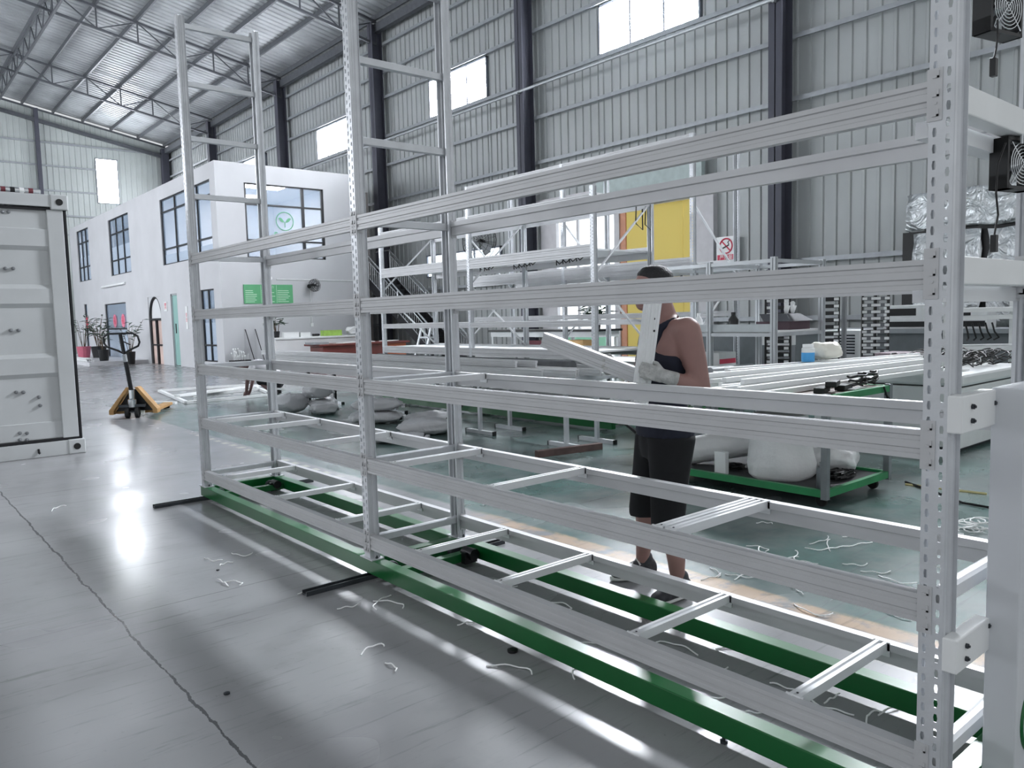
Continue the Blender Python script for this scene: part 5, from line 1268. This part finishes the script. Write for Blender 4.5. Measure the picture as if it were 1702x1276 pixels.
for s_ in (-1, 1):
    limb(cb, [Q(.36, .17*s_, .6), Q(.46, .22*s_, .36), Q(.52, .14*s_, .1)], [.06, .045, .032]); hand(cb, Q(.52, .14*s_, .1), cf_*.4-k_*.9, -cl_*s_, cf_, (20, 35, 30))
    limb(cb, [Q(-.1, .1*s_, .27), Q(.24, .17*s_, .30), Q(-.0, .15*s_, .08)], [.1, .06, .042])
fuse(cb.build('body', mat('dark tanned skin', '6b5352', .6, 0, .06), cr), .012)
sh = MB(); loft(sh, [(Q(-.1,0,.34), cl_*.18, (cf_*.06-k_*.135)), (Q(.1,0,.53), cl_*.17, (cf_*.06-k_*.13)), (Q(.3,0,.63), cl_*.2, (cf_*.05-k_*.125)), (Q(.41,0,.645), cl_*.16, (cf_*.04-k_*.1))])
for s_ in (-1, 1): limb(sh, [Q(.36, .16*s_, .61), Q(.42, .21*s_, .47)], [.075, .065])
fuse(sh.build('shirt', GREYSH, cr), .014, 3)
ss_ = MB(); loft(ss_, [(Q(-.2,0,.24), cl_*.15, (cf_*.05-k_*.11)), (Q(-.1,0,.29), cl_*.18, (cf_*.06-k_*.14)), (Q(-.05,0,.4), cl_*.175, (cf_*.06-k_*.13))])
for s_ in (-1, 1): limb(ss_, [Q(-.1, .1*s_, .27), Q(.22, .165*s_, .30)], [.115, .085])
fuse(ss_.build('shorts', INK, cr), .014, 3)
hh = MB(); loft(hh, [(Q(.595,0,.62)+k_*z, cl_*w, cf_*d) for z, w, d in ((-.03,.07,.08),(.03,.08,.1),(.07,.074,.09),(.115,.03,.04))]); fuse(hh.build('hair', HAIR, cr), .012, 3)
for s_ in (-1, 1): loft(MB(), [(Q(-.12+q, .15*s_, .045), cl_*w, k_*h) for q, w, h in ((0,.02,.03),(.05,.04,.045),(.15,.046,.04),(.22,.03,.03))]).build('shoe', BLACK, cr, smooth=True)
# ================================================================ SMALL THINGS ON THE FLOOR
rnd = random.Random(5)
def tie(u, v, ln, lb, grp, z=.004, curl=None):
    p = fl(u, v); t = rnd.uniform(0, 6.28); c = rnd.uniform(-1, 1)*9 if curl is None else curl; pts = []
    q = V3((p.x, p.y, z))
    for k in range(13):
        pts.append(q.copy()); q = q+V3((math.cos(t), math.sin(t), 0))*ln/12; t += c*1.6*ln/12*(2.4 if k > 6 else .5); q.z = z+.008*math.sin(k*.5)**2
    o = MB().tube(pts, .0034, 5).build('cable_tie', TIE); tag(o, lb, 'cable tie', grp); return o
G1, G2, G3, G4 = 'cut ties on the grey floor', 'cut ties in front of the base', 'cut ties inside the base', 'cut ties on the green floor'
for u, v in ((340, 928), (385, 920), (388, 935), (372, 968), (380, 975), (495, 988), (560, 1013), (640, 1103), (600, 1090), (86, 850)): tie(u, v, rnd.uniform(.1, .22), 'snipped white cable tie on the grey floor left of the rack shadow', G1)
for u, v in ((620, 1000), (650, 990), (760, 1040), (808, 1108), (955, 1130), (1010, 1090)): tie(u, v, rnd.uniform(.1, .25), 'snipped white cable tie in the shadow bands along the front of the green base', G2)
for u, v in ((690, 945), (790, 920), (860, 975), (900, 965), (915, 1002), (1040, 1070), (1130, 1050), (1160, 1090), (1190, 1080), (1210, 1110), (1230, 1165), (1270, 1180), (1290, 1190), (1385, 1180), (1420, 1190), (1440, 1205), (1460, 1190), (1370, 1170), (1345, 1160), (1250, 1150)): tie(u, v, rnd.uniform(.1, .26), 'snipped white cable tie on the floor inside the green base', G3)
for u, v in ((1257, 870), (1240, 908), (1345, 905), (1380, 917), (1400, 893), (1415, 885), (1450, 902), (1395, 910), (1270, 925), (1290, 935), (1360, 938), (1400, 938), (1430, 950), (1460, 957), (1180, 945), (1205, 955), (1165, 965), (1220, 965), (1310, 973), (1320, 1005), (1465, 1012), (1585, 945)): tie(u, v, rnd.uniform(.12, .3), 'snipped white cable tie on the worn green floor behind the rack', G4)
m = MB()
for q in range(9):
    p = fl(1600+10*(q % 5), 884-3*(q//3)); t0 = rnd.uniform(0, 6); m.tube([(p.x+.09*math.cos(t*.6+t0), p.y+.06*math.sin(t*.6+t0), .008+.006*q) for t in range(9)], .005, 5)
o = tag(m.build('tie_heap', TIE), 'tangled heap of white strips on the floor right of the near post', 'strips'); o['kind'] = 'stuff'
p = fl(852, 1083); tag(MB().lathe([(.022,0),(.024,.004),(.024,.012),(.012,.016)], p, (0,0,1), 16).build('rubber_cap', BLACK), 'small round black cap on the floor in front of the green base', 'cap')
p = fl(1203, 1234); o = thing('screw_bolt', 'single dark bolt on the floor near the front edge of the base', 'bolt', p)
MB().lathe([(.014,0),(.014,.01)], p, (0,0,1), 6).build('head', DSTEEL, o); MB().lathe([(.006,.01),(.006,.035)], p, (0,0,1), 8).build('shank', DSTEEL, o)
p = fl(377, 1153); tag(MB().lathe([(.012,0),(.014,.006),(.006,.01)], p, (0,0,1), 8).build('metal_nut', DSTEEL), 'small dark nut alone on the grey floor in the left foreground', 'nut')
p = fl(362, 948); tag(MB().lathe([(.009,0),(.009,.008)], p, (0,0,1), 6).build('metal_nut', DSTEEL), 'tiny dark nut among the ties on the grey floor', 'nut')
tag(MB().tube([fl(1505, 803)+k_*.012, fl(1560, 822)+k_*.012, fl(1600, 838)+k_*.012, fl(1645, 846)+k_*.012, fl(1700, 852)+k_*.012], .010, 6).build('floor_cable', CABLE), 'black cable lying on the floor right of the work cart', 'cable')
tag(MB().tube([fl(1505, 806)+k_*.006, fl(1580, 815)+k_*.006, fl(1640, 822)+k_*.006], .012, 6).build('yellow_cord', mat('pale yellow cord', 'd9cf9a', .7, 0, .05)), 'pale yellow cord lying on the floor right of the cart castor', 'cord')
# printed lettering on the near end panel
INKP = mat('dark blue print', '39405c', .6, 0, 0)
text('lettering', 'FO', INKP, pc, (2.463, .7145, .73), .05, (1,0,0), (0,0,1), align='LEFT')
MB().tube([(2.56+.10*math.cos(t*math.pi/20), .7145, .30+.10*math.sin(t*math.pi/20)) for t in range(40)], .007, 6, closed=True).build('ring_print', GREEN, pc)
# ================================================================ LIGHT
wd = bpy.data.worlds.new('sky'); S.world = wd; wd.use_nodes = True
bg = wd.node_tree.nodes['Background']; bg.inputs[0].default_value = (.93, .965, 1, 1); bg.inputs[1].default_value = .46
S.view_settings.view_transform = 'Standard'; S.view_settings.look = 'None'; S.view_settings.gamma = 1
S.view_settings.use_curve_mapping = False; S.view_settings.exposure = .62
S.cycles.use_denoising = True
S.cycles.max_bounces = 7; S.cycles.diffuse_bounces = 4; S.cycles.glossy_bounces = 4; S.cycles.caustics_reflective = False; S.cycles.caustics_refractive = False
S.cycles.sample_clamp_indirect = 6.
